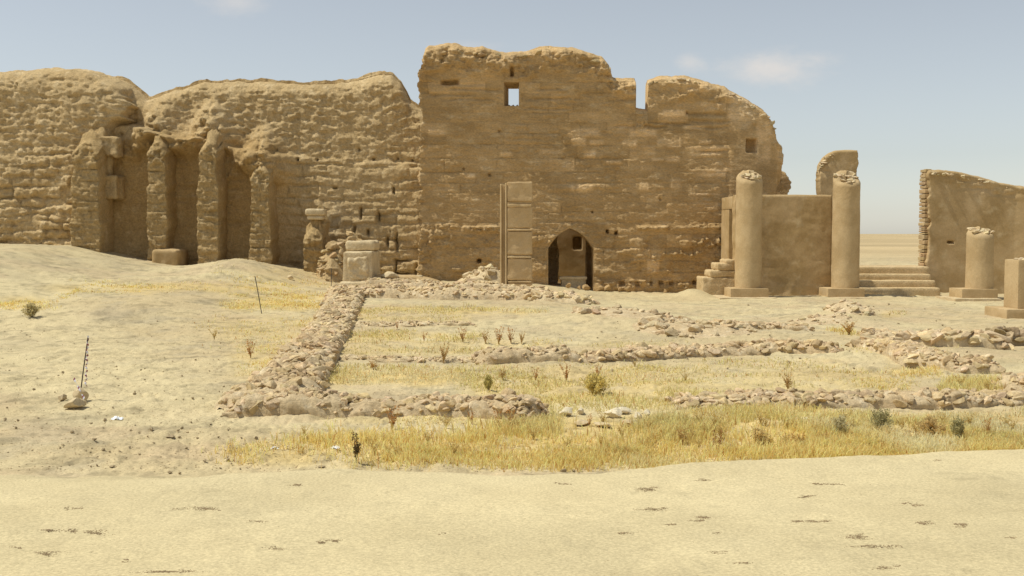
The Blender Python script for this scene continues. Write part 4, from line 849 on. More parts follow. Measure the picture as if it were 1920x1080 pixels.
crown(main, [(1145, 150), (1190, 154)], 20, YM, .6, .05, .13, 503, M_MUD, dy=-.05)
crown(main, [(1218, 152), (1270, 146)], 25, YM, .6, .05, .13, 504, M_MUD, dy=-.05)
crown(rightw, [(1745, 320), (1790, 325), (1830, 334), (1870, 344), (1920, 355), (1990, 372)], 190, YR, .6, .04, .12, 505, M_PALE, dy=-.06, dz=.01)
crown(stub, [(1537, 318), (1542, 305), (1551, 294), (1563, 287)], 26, 41.2, .5, .05, .15, 506, M_PALE, dy=-.05)
# loose chunks bedded in the mud of the big walls
def studs(parent, boxes, Y, n, smin, smax, seed, mat, off, name="bedded_rubble"):
    g = np.random.default_rng(seed); m_ = MB()
    for (x0, x1, y0, y1, dn) in boxes:
        for i in range(int(n*dn)):
            px, py = g.uniform(x0, x1), g.uniform(y0, y1); yy = Y+off(px, py)+g.uniform(-.02, .06); x, z = [float(v) for v in W(px, py, yy)]
            sz = smin*(smax/smin)**(g.uniform()**1.8)
            addrock(m_, x, yy, z, (sz*g.uniform(1, 2.0), sz*.8, sz*g.uniform(.4, .8)), 1, seed*99+i, nb(.10))
    return m_.build(name, mat, parent=parent)
# ================================================================= FOUNDATION WALLS (low excavated rubble)
def found(name, path, width, height, label, seed, n_per_m=26, smin=.05, smax=.17, mat=M_FOUND, face=.6, rough=1.0, capt=None, tilt=None):
    P = np.array(path, float); seg = np.hypot(*np.diff(P, axis=0).T); sp = np.concatenate([[0], np.cumsum(seg)]); Lt = sp[-1]
    s = np.arange(0, Lt+.04, .045); s[-1] = Lt
    x = np.interp(s, sp, P[:, 0]); y = np.interp(s, sp, P[:, 1]); tx = np.gradient(x); ty = np.gradient(y); k_ = 15
    ker = np.ones(k_)/k_; tx = np.convolve(np.pad(tx, k_//2, mode='edge'), ker, 'valid'); ty = np.convolve(np.pad(ty, k_//2, mode='edge'), ker, 'valid')
    q = np.hypot(tx, ty); nx, ny = ty/q, -tx/q
    wd = np.interp(s/Lt, np.linspace(0, 1, len(np.atleast_1d(width))) if np.ndim(width) else [0, 1], width if np.ndim(width) else [width]*2)
    hh = np.interp(s/Lt, np.linspace(0, 1, len(height)) if np.ndim(height) else [0, 1], height if np.ndim(height) else [height]*2)
    wd = wd*(1+.10*fbm(s*1.5, 0*s, seed=seed)); hh = hh*.8*(1+.42*fbm(s*1.1, 0*s+5, seed=seed+1, oct=5))
    hh = hh*sst(0, .18, s)*sst(0, .18, Lt-s)
    u = np.linspace(-1, 1, 31); prof_ = np.clip((1-np.abs(u))*2.0/face*.5*2, 0, 1)**.6
    UU, S_ = np.meshgrid(u, s); px_ = x[:, None]+nx[:, None]*UU*wd[:, None]*.58; py_ = y[:, None]+ny[:, None]*UU*wd[:, None]*.58
    base = H(px_, py_); pr = prof_[None, :]*np.ones_like(UU)
    Zt = base-.03*(np.abs(UU) > .97)+pr*hh[:, None]*.88+pr*rough*((billow(px_*4.5, py_*4.5, seed=seed+2, oct=4)-.28)*.13+crumble(px_, py_, seed+8, 4)*.03+fbm(px_*12, py_*12, seed=seed+3, oct=2)*.018)
    ex = (1-pr)*0+ (pr > .15)*(pr < .95)*(billow(S_*3.5, Zt*7, seed=seed+4, oct=4)-.3)*.14*rough
    px_ = px_+nx[:, None]*np.sign(UU)*ex; py_ = py_+ny[:, None]*np.sign(UU)*ex
    a, b = UU.shape; id_ = np.arange(a*b).reshape(a, b)
    cc = (1+.12*fbm(px_*1.8, py_*1.8, seed=seed+6))[..., None]*np.array([1, 1, 1])
    m_ = MB(); m_.add(np.stack([px_, py_, Zt], -1).reshape(-1, 3), f4=np.stack([id_[:-1, :-1], id_[:-1, 1:], id_[1:, 1:], id_[1:, :-1]], -1).reshape(-1, 4), col=cc.reshape(-1, 3))
    g = np.random.default_rng(seed)
    for i in range(int(Lt*n_per_m*2.2)):
        ss = g.uniform(0, Lt); uu = g.uniform(-1, 1)*.92; j = int(ss/Lt*(len(s)-1)); wj = wd[j]
        xx = x[j]+nx[j]*uu*wj*.58; yy = y[j]+ny[j]*uu*wj*.58; p_ = np.interp(abs(uu), [0, .5, .85, 1], [1, 1, .6, .1])
        sz = .85*smin*(.85*smax/smin)**(g.uniform()**1.7); zz_ = float(H(xx, yy))+hh[j]*p_*.92+sz*.12
        k = g.uniform(.82, 1.22); addrock(m_, xx, yy, zz_, (sz*g.uniform(.8, 1.5), sz*g.uniform(.7, 1.1), sz*g.uniform(.4, .85)), 1, seed*1000+i, (k, k*g.uniform(.94, 1.0), k*g.uniform(.86, 1.0)), g.uniform(-.6, .6))
    return m_.build(name, mat, label=label, cat="foundation wall", kind="thing", group="low excavated foundation walls")
found("foundation_wall", [(-3.25, 13.9), (-3.12, 15), (-3.75, 21.6), (-5.05, 33.8)], [1.0, .85, .8, .9, 1.0], [.30, .28, .26, .28, .22], "long diagonal rubble foundation running from the front left corner back toward the squat pier", 700, 46, .04, .17)
found("foundation_wall", [(-3.55, 13.75), (-2.6, 13.78), (-.9, 13.68), (-.1, 13.45), (.38, 13.2)], .62, [.24, .25, .27, .24, .22], "nearest foundation wall, at the centre left, with a smooth dark front face", 720, 60, .035, .13)
found("foundation_wall", [(-4.75, 33.4), (-2, 33.1), (.62, 33.1)], 1.5, .36, "broad rubble foundation below the squat pier and the panelled pillar", 740, 60, .05, .17)
found("foundation_wall", [(-4.7, 34.9), (-2, 34.7), (1.2, 34.6)], 1.1, .46, "upper rear tier of rubble foundation behind the broad one, under the panelled pillar", 745, 36, .05, .15)
found("foundation_wall", [(.66, 32.6), (1.5, 32.5), (2.35, 32.3)], 1.6, [.40, .38, .3], "rubbly right end block of the broad foundation, near the arched doorway", 750, 70, .06, .24, M_PALE)
found("foundation_wall", [(-.62, 18.4), (1.2, 18.9)], .60, .24, "short foundation wall with a flat straight dark face in the middle of the ruins", 760, 40, .035, .12)
found("foundation_wall", [(1.2, 18.95), (3.2, 20.1), (4.9, 20.4), (5.95, 19.9)], .55, [.16, .17, .15, .2, .16], "long broken line of stones continuing right from the flat faced middle wall", 770, 52, .05, .17)
found("foundation_wall", [(-4.05, 25.6), (-2.4, 25.4), (-.85, 25.5)], .35, .07, "thin half buried row of stones behind, inside the left room of foundations", 780, 50, .03, .08, M_PALE)
found("foundation_wall", [(-3.0, 18.9), (-1.7, 18.5), (-.65, 18.6)], .35, .05, "faint low row of stones leading left from the flat faced middle wall", 790, 50, .03, .10, M_PALE)
found("foundation_wall", [(2.05, 13.85), (4.0, 14.1), (5.4, 14.3), (7.2, 14.9), (9.5, 15.6)], .55, [.15, .14, .17, .15, .2], "long knobbly line of stones at the right, just behind the tall yellow grass", 800, 62, .035, .14)
found("foundation_wall", [(6.7, 20.8), (6.85, 19.4), (6.75, 17.9), (7.2, 17.4), (7.75, 17.35)], .6, [.16, .15, .22, .24, .2], "bent line of lumpy stones at the right, left of the bare pale patch", 820, 50, .05, .17)
found("foundation_wall", [(7.3, 20.9), (8.2, 20.5), (9.2, 20.4)], .55, .24, "row of big flat rounded stones edging the bare pale patch on the right", 840, 16, .12, .26, M_PALE, rough=.5)
found("foundation_wall", [(9.35, 21.6), (10.4, 21.5), (12, 21.4)], .6, .28, "row of large dark flat stones at the right edge of the view, below the pier", 845, 14, .13, .27, M_STONE, rough=.5)
found("foundation_wall", [(4.4, 24.2), (5.6, 24.6), (6.7, 24.4)], .5, .13, "low ridge of stones in front of the tall left column", 850, 40, .05, .14)
found("foundation_wall", [(7.1, 16.2), (8.2, 15.6), (9.6, 15.5)], .5, .13, "stony edge below the bare pale patch at the lower right", 860, 40, .04, .14)
found("foundation_wall", [(7.5, 23.6), (9, 23.2), (10.5, 23.0)], .6, .12, "low pebbly ridge behind the row of big flat stones", 865, 36, .05, .14)
heap("rubble_heap", 8.75, 28.4, .65, .8, .15, 60, 410, "heap of dark stones on a small mound in front of the second tall column", M_FOUND, .04, .15)
heap("rubble_heap", 7.7, 27.3, .8, .7, .06, 40, 411, "flatter scatter of stones left of the mound before the second column", M_FOUND, .04, .12)
heap("rubble_heap", 2.9, 27.2, 1.5, 1.8, .08, 120, 412, "low spread of rubble on the mound in front of the doorway", M_FOUND, .04, .16)
heap("rubble_heap", 4.0, 24.0, 1.4, 1.5, .07, 110, 413, "rubble spread running down right from the mound in the middle", M_FOUND, .04, .18)
# ================================================================= single stones
def stone_at(px, py, w, seed, label, h=.6, mat=None, group=None, name="stone", cat="stone", sub=2):
    x, Y, z = [float(v) for v in G(px, py)]; sz = w*Y/F/2
    return lone(name, x, Y, z, (sz, sz*.8, sz*h), seed, label, cat, mat, group, sub=sub)
GL = "pale limestone lumps in the grass"
for (px, py, w, h, sd, lb) in [(1062, 781, 34, .8, 11, "rounded white limestone lump in the grass, left end of the white row"), (1088, 777, 24, .7, 12, "white lump touching the leftmost limestone"), (1150, 783, 44, .6, 13, "largest white limestone in the middle of the white row"), (1172, 776, 30, .6, 14, "white stone behind the largest limestone"), (1196, 784, 26, .6, 15, "white limestone right of the largest one"), (1214, 778, 20, .7, 16, "small white stone at the right end of the white row"),
    (1090, 797, 40, .3, 17, "flat pale stone half buried below the left white lumps"), (1130, 800, 50, .28, 18, "flat pinkish stone half buried in front of the largest limestone"), (1185, 798, 44, .35, 19, "pale flat stone half buried at the lower right of the white row")]:
    stone_at(px, py, w, sd, lb, h, M_LIME if h > .4 else M_PALE, GL, "limestone_lump")
stone_at(1765, 739, 14, 15, "bright white chip of stone beside the yellow green tuft", .5, M_LIME, None, "limestone_chip")
stone_at(1520, 790, 80, 16, "long thin pale slab half buried behind the tall grass on the right", .14, M_LIME, None, "flat_slab")
stone_at(545, 523, 18, 18, "pale blocky stone on the slope below the buttresses", .7, M_PALE, None)
stone_at(1330, 618, 26, 19, "pale stone lump on the rubble spread right of the mound", .5, M_PALE, None)
named = [(321, 821, 22, .35, "flat dark brick shaped stone lying beside the straw at the lower left"), (177, 827, 12, .8, "grey blue pebble below the taped stake"), (135, 812, 9, .8, "small dark cube like stone left below the taped stake"), (319, 888, 11, .7, "reddish stone sitting on the edge of the pale foreground"),
         (337, 889, 10, .6, "grey stone just right of the reddish one on the foreground edge"), (427, 864, 9, .9, "dark upright pebble at the left end of the tall straw"), (1057, 885, 14, .7, "dark stone on the foreground edge below the middle of the straw"), (1075, 884, 10, .6, "smaller brown stone right beside the dark one on the foreground edge"),
         (603, 877, 16, .35, "flat slab like stone on the foreground edge at left centre"), (480, 824, 10, .8, "pinkish white stone at the left of the tall straw"), (1168, 862, 12, .7, "brown stone at the straw edge right of centre"), (10, 789, 11, .7, "rounded brown stone at the far left edge"), (211, 876, 14, .4, "flat dark stone on the foreground edge at far left"), (284, 807, 13, .6, "dark stone between the litter and the flat brick shaped stone"), (196, 789, 9, .7, "small dark stone just left of the white litter")]
for i, (px, py, w, h, lb) in enumerate(named): stone_at(px, py, w, 200+i, lb, h, M_STONE)
g = np.random.default_rng(77)
for i in range(110):
    while True:
        px, py = g.uniform(0, 900), g.uniform(600, 880)
        if px < 430-(py-640)*.0+max(0, 640-py)*.3 or (py > 800 and px < 560): break
    o = stone_at(px, py, g.uniform(4, 9)*(py/800)**1.5, 400+i, "small dark stone scattered on the bare ground at the left", g.uniform(.4, .9), M_STONE, "small dark stones scattered at the left", sub=1)
for i in range(70):
    px, py = g.uniform(1120, 1900), g.uniform(566, 700)
    o = stone_at(px, py, g.uniform(4, 9)*(py/700)**1.5, 600+i, "small dark stone scattered on the ground at the right behind the grass", g.uniform(.4, .9), M_STONE, "small dark stones scattered at the right", sub=1)
# gravel crumbs (uncountable)
m_ = MB(); g = np.random.default_rng(99); CL = []
PATCH = [(1215, 917, 24, 5), (1215, 955, 22, 6), (1335, 973, 30, 5), (1260, 981, 14, 4), (1520, 930, 16, 3), (1710, 947, 14, 4), (1725, 980, 20, 6), (1803, 983, 16, 5), (1640, 1027, 40, 6), (1600, 1006, 22, 5), (1505, 867, 30, 6), (1590, 858, 30, 5), (1430, 859, 24, 3), (1345, 1036, 14, 4), (1170, 1000, 14, 3), (480, 977, 22, 4), (520, 1030, 18, 4), (380, 954, 34, 4), (165, 997, 24, 7), (95, 995, 22, 4), (85, 1038, 24, 4), (130, 953, 12, 3), (555, 909, 14, 3), (340, 1072, 50, 5), (1345, 1000, 14, 3), (1660, 1065, 20, 5), (1550, 908, 24, 2), (1315, 900, 20, 3), (30, 1027, 10, 3), (1115, 898, 24, 3), (1060, 905, 16, 3), (1900, 1008, 8, 3), (1760, 863, 14, 3), (1405, 1055, 24, 3), (830, 1000, 8, 3), (240, 1052, 12, 3), (1270, 878, 18, 4), (620, 1015, 30, 3), (1500, 978, 30, 4), (1540, 977, 20, 3)]
cand = []
for (cx, cy, a, b) in PATCH:
    for q in range(g.integers(2, 6)):
        n = int(a*b*g.uniform(.25, .8)); ox, oy = g.normal()*a*.55, g.normal()*b*.45; aa = a*g.uniform(.12, .5); tl = g.uniform(-.25, .25); X1 = g.normal(size=n)*aa; Y1 = g.normal(size=n)*b*g.uniform(.12, .35)+X1*tl*.4
        cand += list(zip(cx+ox+X1, cy+oy+Y1, g.uniform(.9, 1.5+g.uniform(.5, 2.6), n), g.uniform(.5, .85, n)))
n = 2000; cand += list(zip(g.uniform(0, 1920, n), g.uniform(840, 1079, n), g.uniform(.6, 2.2, n), g.uniform(.6, 1, n)))
n = 10500; px_ = g.uniform(-20, 1000, n); py_ = g.uniform(560, 885, n); k_ = (px_ < 440+np.maximum(0, 660-py_)*.5) | (py_ > 830); px_, py_ = px_[k_], py_[k_]
cand += list(zip(px_, py_, g.uniform(.8, 3.2, len(px_))*(py_/800)**1.5, g.uniform(.6, 1.15, len(px_))))
n = 8000; px_ = g.uniform(640, 1940, n); py_ = g.uniform(560, 800, n); cand += list(zip(px_, py_, g.uniform(.8, 3.4, n)*(py_/800)**1.5, g.uniform(.6, 1.25, n)))
n = 1500; cand += list(zip(g.uniform(0, 620, n), g.uniform(470, 570, n), g.uniform(.7, 1.8, n), g.uniform(.6, 1.1, n)))
cand = np.array(cand); gx_, gy_, gz_ = G(cand[:, 0], np.maximum(cand[:, 1], 462))
base_v, base_f = rock((1, 1, .6), 0, 3); nv = len(base_v); K = len(cand)
sz = cand[:, 2]*gy_/F*.55; ang = g.uniform(0, 6.28, K); sx_ = g.uniform(.7, 1.5, K)
bv = np.repeat(base_v[None], K, 0)*(1+.25*g.normal(size=(K, nv, 1))); bx = bv[..., 0]*sx_[:, None]; by = bv[..., 1]
vx = (bx*np.cos(ang)[:, None]-by*np.sin(ang)[:, None])*sz[:, None]+gx_[:, None]; vy = (bx*np.sin(ang)[:, None]+by*np.cos(ang)[:, None])*sz[:, None]+gy_[:, None]; vz = bv[..., 2]*sz[:, None]*.75+gz_[:, None]+sz[:, None]*.1
fc = (base_f[None]+np.arange(K)[:, None, None]*nv).reshape(-1, 3)
cl = np.repeat(cand[:, 3][:, None]*g.uniform(.85, 1.15, (K, 1)), nv, 1).reshape(-1, 1)*np.array([[1.15, 1.08, 1.0]])
mesh("gravel", np.stack([vx, vy, vz], -1).reshape(-1, 3), fc, M_STONE, col=cl, kind='stuff', smooth=False, label="crumbs of gravel and dried clods sprinkled over the sand")
# ================================================================= dry grass (uncountable)
g = np.random.default_rng(123); BX = []; 
for (x0, x1, y0, y1, sx, sy, dn, hgt, ck) in GRASS:
    yl, yh = y0-sy, y1+sy; ym = (y0+y1)/2; area = (x1-x0+2*sx)*(yh-yl); n = int(area*dn*1.7*(1 if ym > 700 else 1.5))
    px = g.uniform(x0-sx, x1+sx, n); py = g.uniform(yl, yh, n); x, y, z = G(px, py)
    wx_ = px+(sx+25)*fbm(x*.8, y*.8, seed=205); wy_ = py+(sy+5)*.9*fbm(x*.9+9, y*.9, seed=206); m = box2(wx_, wy_, x0, x1, y0, y1, sx, sy); cl_ = np.clip((.30 if ym > 775 else .72)+2.0*fbm(x*1.1, y*1.3, seed=201, oct=5), 0, 1)*dn
    kp = (g.uniform(size=n) < .52*m*(cl_ if dn < .95 else np.clip(cl_+.16, 0, 1))) & (y > edgeY(x)+.02-.10*g.uniform(size=n)**2)
    x, y, z, px = x[kp], y[kp], z[kp], px[kp]
    hh = hgt*.60*(.3+.9*g.uniform(size=len(x))**1.3)*(.7+.8*(fbm(x*1.3, y*1.3, seed=203, oct=3)+.3)); BX.append(np.stack([x, y, z, hh, np.full(len(x), ck)], 1))
BX = np.concatenate(BX)
def blades(B, g, per=1, wf=1.0):
    K = len(B); x, y, z, h, ck = B.T
    w = (.0016+.0003*y)*g.uniform(.6, 1.3, K)*wf; a = g.uniform(0, 6.28, K); lean = g.uniform(.1, 1.05, K)*h; la = g.uniform(0, 6.28, K)
    wx, wy = np.cos(a)*w, np.sin(a)*w; lx, ly = np.cos(la)*lean, np.sin(la)*lean
    v0 = np.stack([x-wx, y-wy, z-.01], 1); v1 = np.stack([x+wx, y+wy, z-.01], 1); v2 = np.stack([x+lx*.4+wx*.7, y+ly*.4+wy*.7, z+h*.6], 1); v3 = np.stack([x+lx*.4-wx*.7, y+ly*.4-wy*.7, z+h*.6], 1); v4 = np.stack([x+lx, y+ly, z+h*np.sqrt(np.maximum(1-(lean/h)**2*.6, .1))], 1)
    V = np.stack([v0, v1, v2, v3, v4], 1).reshape(-1, 3); o = np.arange(K)*5
    return V, np.stack([o, o+1, o+2, o+3], 1), np.stack([o+3, o+2, o+4], 1)
V, q4, t3 = blades(BX, g)
pal = np.array([[.95, .76, .33], [.84, .74, .36]]); x, y = BX[:, 0], BX[:, 1]
c = pal[BX[:, 4].astype(int)]; c = c*(1+.16*g.normal(size=(len(c), 1))*.8)
mixw = sst(.05, .4, fbm(x*.7, y*.7, seed=210))[:, None]; c = c*(1-mixw)+np.array([.94, .84, .54])*mixw; dk = (g.uniform(size=len(c)) < .18)[:, None]; c = np.where(dk, c*np.array([.84, .80, .68]), c)
rus = (g.uniform(size=len(c)) < .05)[:, None]; c = np.where(rus, np.array([.60, .34, .12]), c)
print("grass blades", len(BX))
mesh("dry_grass", V, [q4, t3], M_GRASS, col=np.repeat(np.clip(c, .05, .9), 5, 0), kind='stuff', smooth=False, label="dry yellow grass growing in a strip and patches around the low foundations")
# ================================================================= weeds and shrubs
def weed_proto(seed, h, stems, spread, leafc, headc, heads=True, leafn=14):
    g = np.random.default_rng(seed); st = MB(); hd = MB()
    for i in range(stems):
        a = g.uniform(0, 6.28); ln = h*g.uniform(.55, 1.05); bend = spread*g.uniform(.2, 1)*ln; pts = []
        for t in np.linspace(0, 1, 6): pts.append(np.array([math.cos(a)*bend*t**1.4, math.sin(a)*bend*t**1.4, ln*t]))
        pts = np.array(pts); r0 = .004
        for s_ in range(5):
            p, q = pts[s_], pts[s_+1]; w = r0*(1-s_*.15)
            for d in (np.array([w, 0, 0]), np.array([0, w, 0])):
                st.add([p-d, p+d, q+d*.8, q-d*.8], f4=[(0, 1, 2, 3)], col=leafc)
        for k in range(leafn):
            t = g.uniform(.3, 1.0); p = np.array([np.interp(t, np.linspace(0, 1, 6), pts[:, d]) for d in range(3)])
            d = g.normal(size=3); d[2] = abs(d[2])*.8; d /= np.linalg.norm(d); ls = g.uniform(.012, .035)*(h/.3)**.5; s2 = np.cross(d, g.normal(size=3)); s2 /= np.linalg.norm(s2)
            hd.add([p, p+d*ls*.5+s2*ls*.28, p+d*ls, p+d*ls*.5-s2*ls*.28], f4=[(0, 1, 2, 3)], col=np.array(headc)*g.uniform(.7, 1.25))
        if heads:
            p = pts[-1]
            for k in range(46):
                q = p+np.array([g.normal()*.010, g.normal()*.010, -g.uniform(0, .09)]); ls = .014; d = g.normal(size=3); d /= np.linalg.norm(d); s2 = np.cross(d, g.normal(size=3)); s2 /= np.linalg.norm(s2)
                hd.add([q-s2*ls*.5, q+d*ls, q+s2*ls*.5], f3=[(0, 1, 2)], col=np.array(headc)*g.uniform(.6, 1.1))
    me1 = st.build("stems", M_WEED); me2 = hd.build("leaves", M_WEED); d1, d2 = me1.data, me2.data
    bpy.data.objects.remove(me1); bpy.data.objects.remove(me2); return d1, d2
RUST = (.42, .20, .07); STRAW = (.55, .38, .14); TAN = (.48, .31, .12)
protos = {'thin': weed_proto(1, .34, 12, .5, STRAW, TAN, False, 16), 'rust': weed_proto(2, .36, 9, .45, STRAW, (.50, .25, .08), False, 22), 'head': weed_proto(3, .32, 5, .35, TAN, RUST, True, 6), 'bush': weed_proto(4, .30, 26, .8, STRAW, (.52, .30, .08), False, 26), 'dark': weed_proto(5, .36, 7, .15, (.2, .15, .07), (.22, .15, .06), True, 26), 'pale': weed_proto(6, .28, 16, .6, (.6, .47, .2), (.62, .47, .18), False, 14)}
def plant(kind, px, py, hpx, label, name="dry_weed", cat="weed", group=None, protos=protos, ph=.34, seed=0):
    x, Y, z = [float(v) for v in G(px, py)]; sc = hpx*Y/F/ph; e = empty(name, (x, Y, z-.01), label, cat, group); e.scale = (sc, sc, sc); e.rotation_euler = (0, 0, (px*7.3+py) % 6.28)
    for nme, d in zip(("stems", "leaves"), protos[kind]): o = bpy.data.objects.new(nme, d); COL.objects.link(o); o.parent = e
GW = "dry weeds growing among the foundations"
for (k, px, py, h, lb) in [
    ('rust', 470, 672, 34, "reddish dry weed left of the diagonal foundation wall"), ('pale', 402, 636, 26, "pale dry weed farther back left of the diagonal foundation"),
    ('thin', 832, 682, 42, "tall thin dry weed before the left end of the flat faced middle wall"), ('rust', 868, 642, 28, "rusty weed left of the weed row behind the middle wall"),
    ('thin', 910, 647, 30, "weed at the left end of the row behind the middle wall"), ('rust', 935, 646, 32, "second rusty weed in the row behind the middle wall"), ('rust', 958, 645, 30, "third rusty weed in the row behind the middle wall"), ('thin', 978, 646, 26, "weed at the right end of the row behind the middle wall"),
    ('thin', 942, 712, 28, "dry weed just in front of the flat faced middle wall, leftmost"), ('rust', 1004, 714, 24, "small rusty weed in front of the flat faced middle wall"), ('rust', 1062, 716, 34, "taller rusty weed in front of the right end of the middle wall"), ('rust', 1120, 710, 26, "rusty weed behind the round green shrub"),
    ('thin', 1478, 735, 46, "sparse tall dry weed behind the right foundation line"), ('head', 1345, 848, 48, "weed with thick red brown seed heads in the tall straw"), ('bush', 1500, 840, 34, "reddish bushy weed in the straw right of the seed heads"), ('rust', 1548, 836, 24, "faint reddish weed right of the bushy one in the straw"),
    ('rust', 960, 806, 40, "tall weed at the right end of the nearest foundation wall"), ('rust', 935, 800, 32, "weed hiding the right end of the nearest foundation wall"), ('rust', 735, 806, 44, "orange weed at the back of the tall straw, left of centre"), ('dark', 668, 868, 60, "dark brown upright weed standing in the tall straw"),
    ('bush', 1592, 628, 30, "orange dry bush beside the heap of dark stones"), ('thin', 1280, 835, 44, "bending dry weed in the straw right of centre"), ('pale', 1190, 690, 20, "pale weed right of the flat faced middle wall"), ('pale', 1285, 715, 24, "pale weed in the grass behind the right foundation line"),
    ('bush', 700, 695, 22, "orange weed inside the diagonal foundation wall"), ('rust', 745, 618, 16, "small weed behind the thin row of stones"), ('rust', 795, 640, 18, "small orange weed in front of the thin row of stones"), ('pale', 1010, 790, 20, "pale weed beside the left white limestone"), ('rust', 1105, 800, 24, "rusty weed between the white limestone lumps"), ('rust', 885, 796, 26, "weed against the nearest foundation wall's dark face"),
    ('pale', 1800, 728, 34, "yellow green tuft in front of the bent line of stones"), ('pale', 1850, 732, 30, "second yellow green tuft right of the first, before the stony edge"), ('pale', 1668, 592, 10, "tiny green yellow tuft on the sand before the broad steps"), ('rust', 1405, 758, 18, "rusty weed on the right foundation line"), ('head', 1700, 824, 22, "small seed headed weed in the straw near the grey green shrubs"), ('rust', 1850, 818, 34, "sparse weed in the straw at the lower right")]:
    plant(k, px, py, h, lb, group=GW)
# many small straw tufts, individually placed
g = np.random.default_rng(321)
for i in range(60):
    px = g.uniform(560, 1900); py = g.uniform(795, np.interp(px, [560, 1100, 1280, 1900], [862, 865, 845, 822])); plant('pale', px, py, g.uniform(22, 40), "straw tuft standing slightly taller in the strip of yellow grass", "straw_tuft", "grass tuft", "taller straw tufts in the grass strip")
def shrub(px, py, wpx, hpx, colr, label, seed):
    x, Y, z = [float(v) for v in G(px, py)]; w = wpx*Y/F/2; h = 1.2*hpx*Y/F; g = np.random.default_rng(seed); root = empty("desert_shrub", (x, Y, z), label, "shrub", "grey green desert shrubs"); st = MB(); lf = MB()
    for i in range(26):
        a = g.uniform(0, 6.28); e = g.uniform(.1, 1.0); tip = np.array([math.cos(a)*w*e, math.sin(a)*w*e, h*math.sqrt(max(.05, 1-(e*.85)**2))*g.uniform(.75, 1)])
        st.add([(-.003, 0, 0), (.003, 0, 0), tip+[.002, 0, 0], tip-[.002, 0, 0]], f4=[(0, 1, 2, 3)], col=(.3, .25, .14))
        for k in range(70):
            t = g.uniform(.25, 1.05); p = tip*t+g.normal(size=3)*w*.09; p[2] = max(p[2], .01); d = g.normal(size=3); d[2] = abs(d[2]); d /= np.linalg.norm(d); s2 = np.cross(d, g.normal(size=3)); s2 /= np.linalg.norm(s2); ls = g.uniform(.03, .07)*max(w, .12)/.25
            lf.add([p, p+d*ls*.5+s2*ls*.17, p+d*ls, p+d*ls*.5-s2*ls*.17], f4=[(0, 1, 2, 3)], col=np.array(colr)*g.uniform(.6, 1.4))
    st.build("stems", M_WEED, parent=root); lf.build("leaves", M_LEAF, parent=root)
shrub(60, 597, 36, 22, (.40, .41, .22), "small grey green shrub on the pale track at the far left", 1)
shrub(1115, 742, 62, 34, (.50, .50, .20), "yellow green round shrub in the grass at the centre", 2)
shrub(916, 732, 22, 24, (.42, .44, .18), "tiny green shrub behind the nearest foundation wall", 3)
shrub(1652, 812, 46, 38, (.33, .36, .20), "darkest rounded grey green shrub in the straw at the right", 4)
shrub(1572, 822, 44, 36, (.44, .47, .29), "pale bluish shrub left of the darkest one in the straw", 5)
shrub(1745, 822, 56, 34, (.52, .48, .24), "thin sandy green shrub between the darkest shrub and the spiky one", 6)
shrub(1797, 829, 34, 40, (.36, .39, .21), "upright spiky green shrub near the sand edge at the right", 7)
shrub(1420, 835, 40, 26, (.56, .54, .27), "faint pale green shrub in the straw left of the bushy reddish weed", 8)
# ================================================================= stake with tape, litter, rods
def tube(mb, P, r, col=(1, 1, 1), n=7):
    P = np.array(P, float); th = np.linspace(0, 2*math.pi, n, endpoint=False); V = []
    for i, p in enumerate(P):
        d = P[min(i+1, len(P)-1)]-P[max(i-1, 0)]; d /= np.linalg.norm(d); a = np.cross(d, [0, 1, .01]); a /= np.linalg.norm(a); b = np.cross(d, a); V.append(p+r*(np.cos(th)[:, None]*a+np.sin(th)[:, None]*b))
    V = np.concatenate(V); id_ = np.arange(len(V)).reshape(len(P), n); f = np.stack([id_[:-1], np.roll(id_[:-1], -1, 1), np.roll(id_[1:], -1, 1), id_[1:]], -1).reshape(-1, 4); mb.add(V, f4=f, col=np.repeat(col, n, 0) if np.ndim(col) == 2 else col)
x, Y, z = [float(v) for v in G(146, 752)]; k = Y/F
stake = empty("marker_stake", (x, Y, z), "thin leaning stake wound with red and white tape, propped in stones at the left", "stake")
m1 = MB(); tube(m1, [(4*k, 0, .05), (12*k, 0, 62*k), (22*k, 0, 124*k)], .008); m1.build("rod", M_ROD, parent=stake)
m1 = MB(); R_, W_ = (.30, .10, .14), (.80, .80, .86); n = 60; cc = []; pp = []
tt = np.linspace(0, 1, n)
for i, t in enumerate(tt):
    pp.append((22*k-6*k*t+.01*math.sin(t*40), -.012*math.cos(t*40)-.01, 124*k-t*96*k))
for i in range(n-1):
    p, q = np.array(pp[i]), np.array(pp[i+1]); wv = .012*np.array([math.cos(i*.7), math.sin(i*.7), .25]); m1.add([p-wv, p+wv, q+wv, q-wv], f4=[(0, 1, 2, 3)], col=R_ if (i//3) % 2 else W_)
m1.build("warning_tape", M_TAPE, parent=stake); m1 = MB()
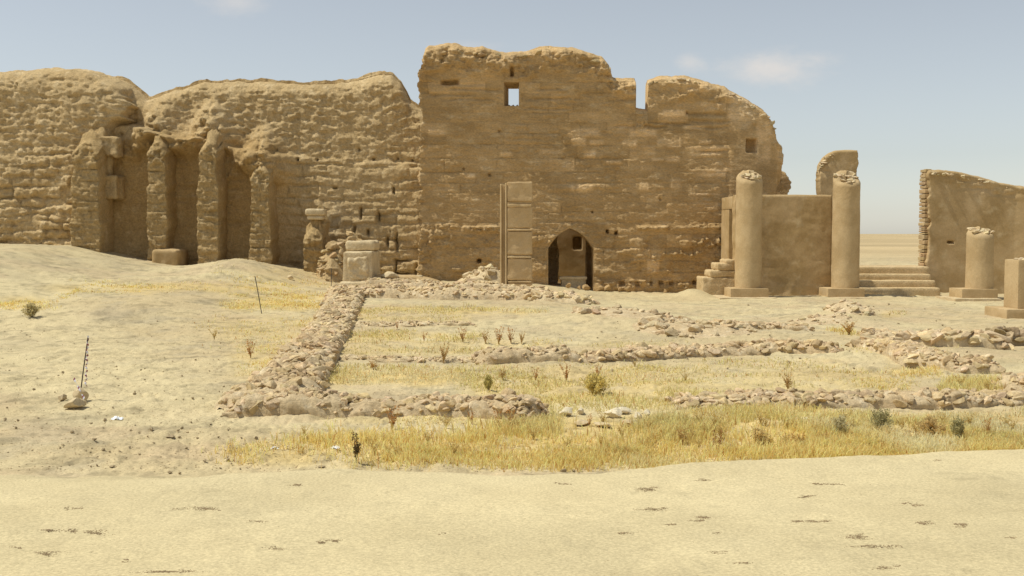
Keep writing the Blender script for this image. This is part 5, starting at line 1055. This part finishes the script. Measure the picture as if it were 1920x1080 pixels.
for i in range(14):
    p = np.array([(0+i*1.6)*k, -.12-.005*i, (38-2.6*i)*k+.05]); wv = .016*np.array([.5, .2, math.cos(i)]); q = p+np.array([2.0*k, -.004, -2.6*k]); m1.add([p-wv, p+wv, q+wv, q-wv], f4=[(0, 1, 2, 3)], col=R_ if i % 3 == 0 else W_)
m1.build("warning_tape", M_TAPE, parent=stake)
for i, (px, py, w, h, lb) in enumerate([(138, 767, 50, .5, "largest flat stone propping the taped stake"), (118, 752, 22, .9, "pointed stone at the left of the taped stake"), (152, 752, 36, 1.1, "upper block behind the foot of the taped stake"), (150, 763, 26, .7, "rounded stone in front of the taped stake")]):
    stone_at(px, py, w, 800+i, lb, h, M_PALE, "stones propping the taped stake")
def litter(px, py, s, label, seed):
    x, Y, z = [float(v) for v in G(px, py)]; g = np.random.default_rng(seed); N = 9; u = np.linspace(-1, 1, N); A, B = np.meshgrid(u, u); m_ = MB()
    Zl = np.abs(fbm(A*2+seed, B*2, seed=seed))*s*1.6*(1-.4*(A*A+B*B)); id_ = np.arange(81).reshape(9, 9)
    m_.add(np.stack([A*s+fbm(A*2, B*2, 3, seed)*s*.4, B*s*.7, Zl], -1).reshape(-1, 3), f4=np.stack([id_[:-1, :-1], id_[:-1, 1:], id_[1:, 1:], id_[1:, :-1]], -1).reshape(-1, 4), col=(.8, .82, .85))
    o = m_.build("plastic_scrap", M_TAPE, label=label, cat="litter"); o.location = (x, Y, z+.005)
litter(221, 787, .06, "crumpled white plastic scrap lying on the ground right of the taped stake", 3)
litter(515, 842, .035, "small white scrap at the left end of the tall straw", 5)
litter(630, 842, .04, "pale scrap half hidden in the straw left of the dark upright weed", 8)
def rod(px0, py0, px1, py1, label):
    x, Y, z = [float(v) for v in G(px0, py0)]; m_ = MB(); k = Y/F; tube(m_, [(0, 0, -.03), ((px1-px0)*k*.5, 0, (py0-py1)*k*.5), ((px1-px0)*k, 0, (py0-py1)*k)], .011); o = m_.build("iron_rod", M_ROD, label=label, cat="rod"); o.location = (x, Y, z)
rod(491, 588, 479, 518, "thin leaning iron rod on the straw slope left of the diagonal foundation")
rod(621, 540, 622, 503, "thin upright iron rod left of the squat pier")
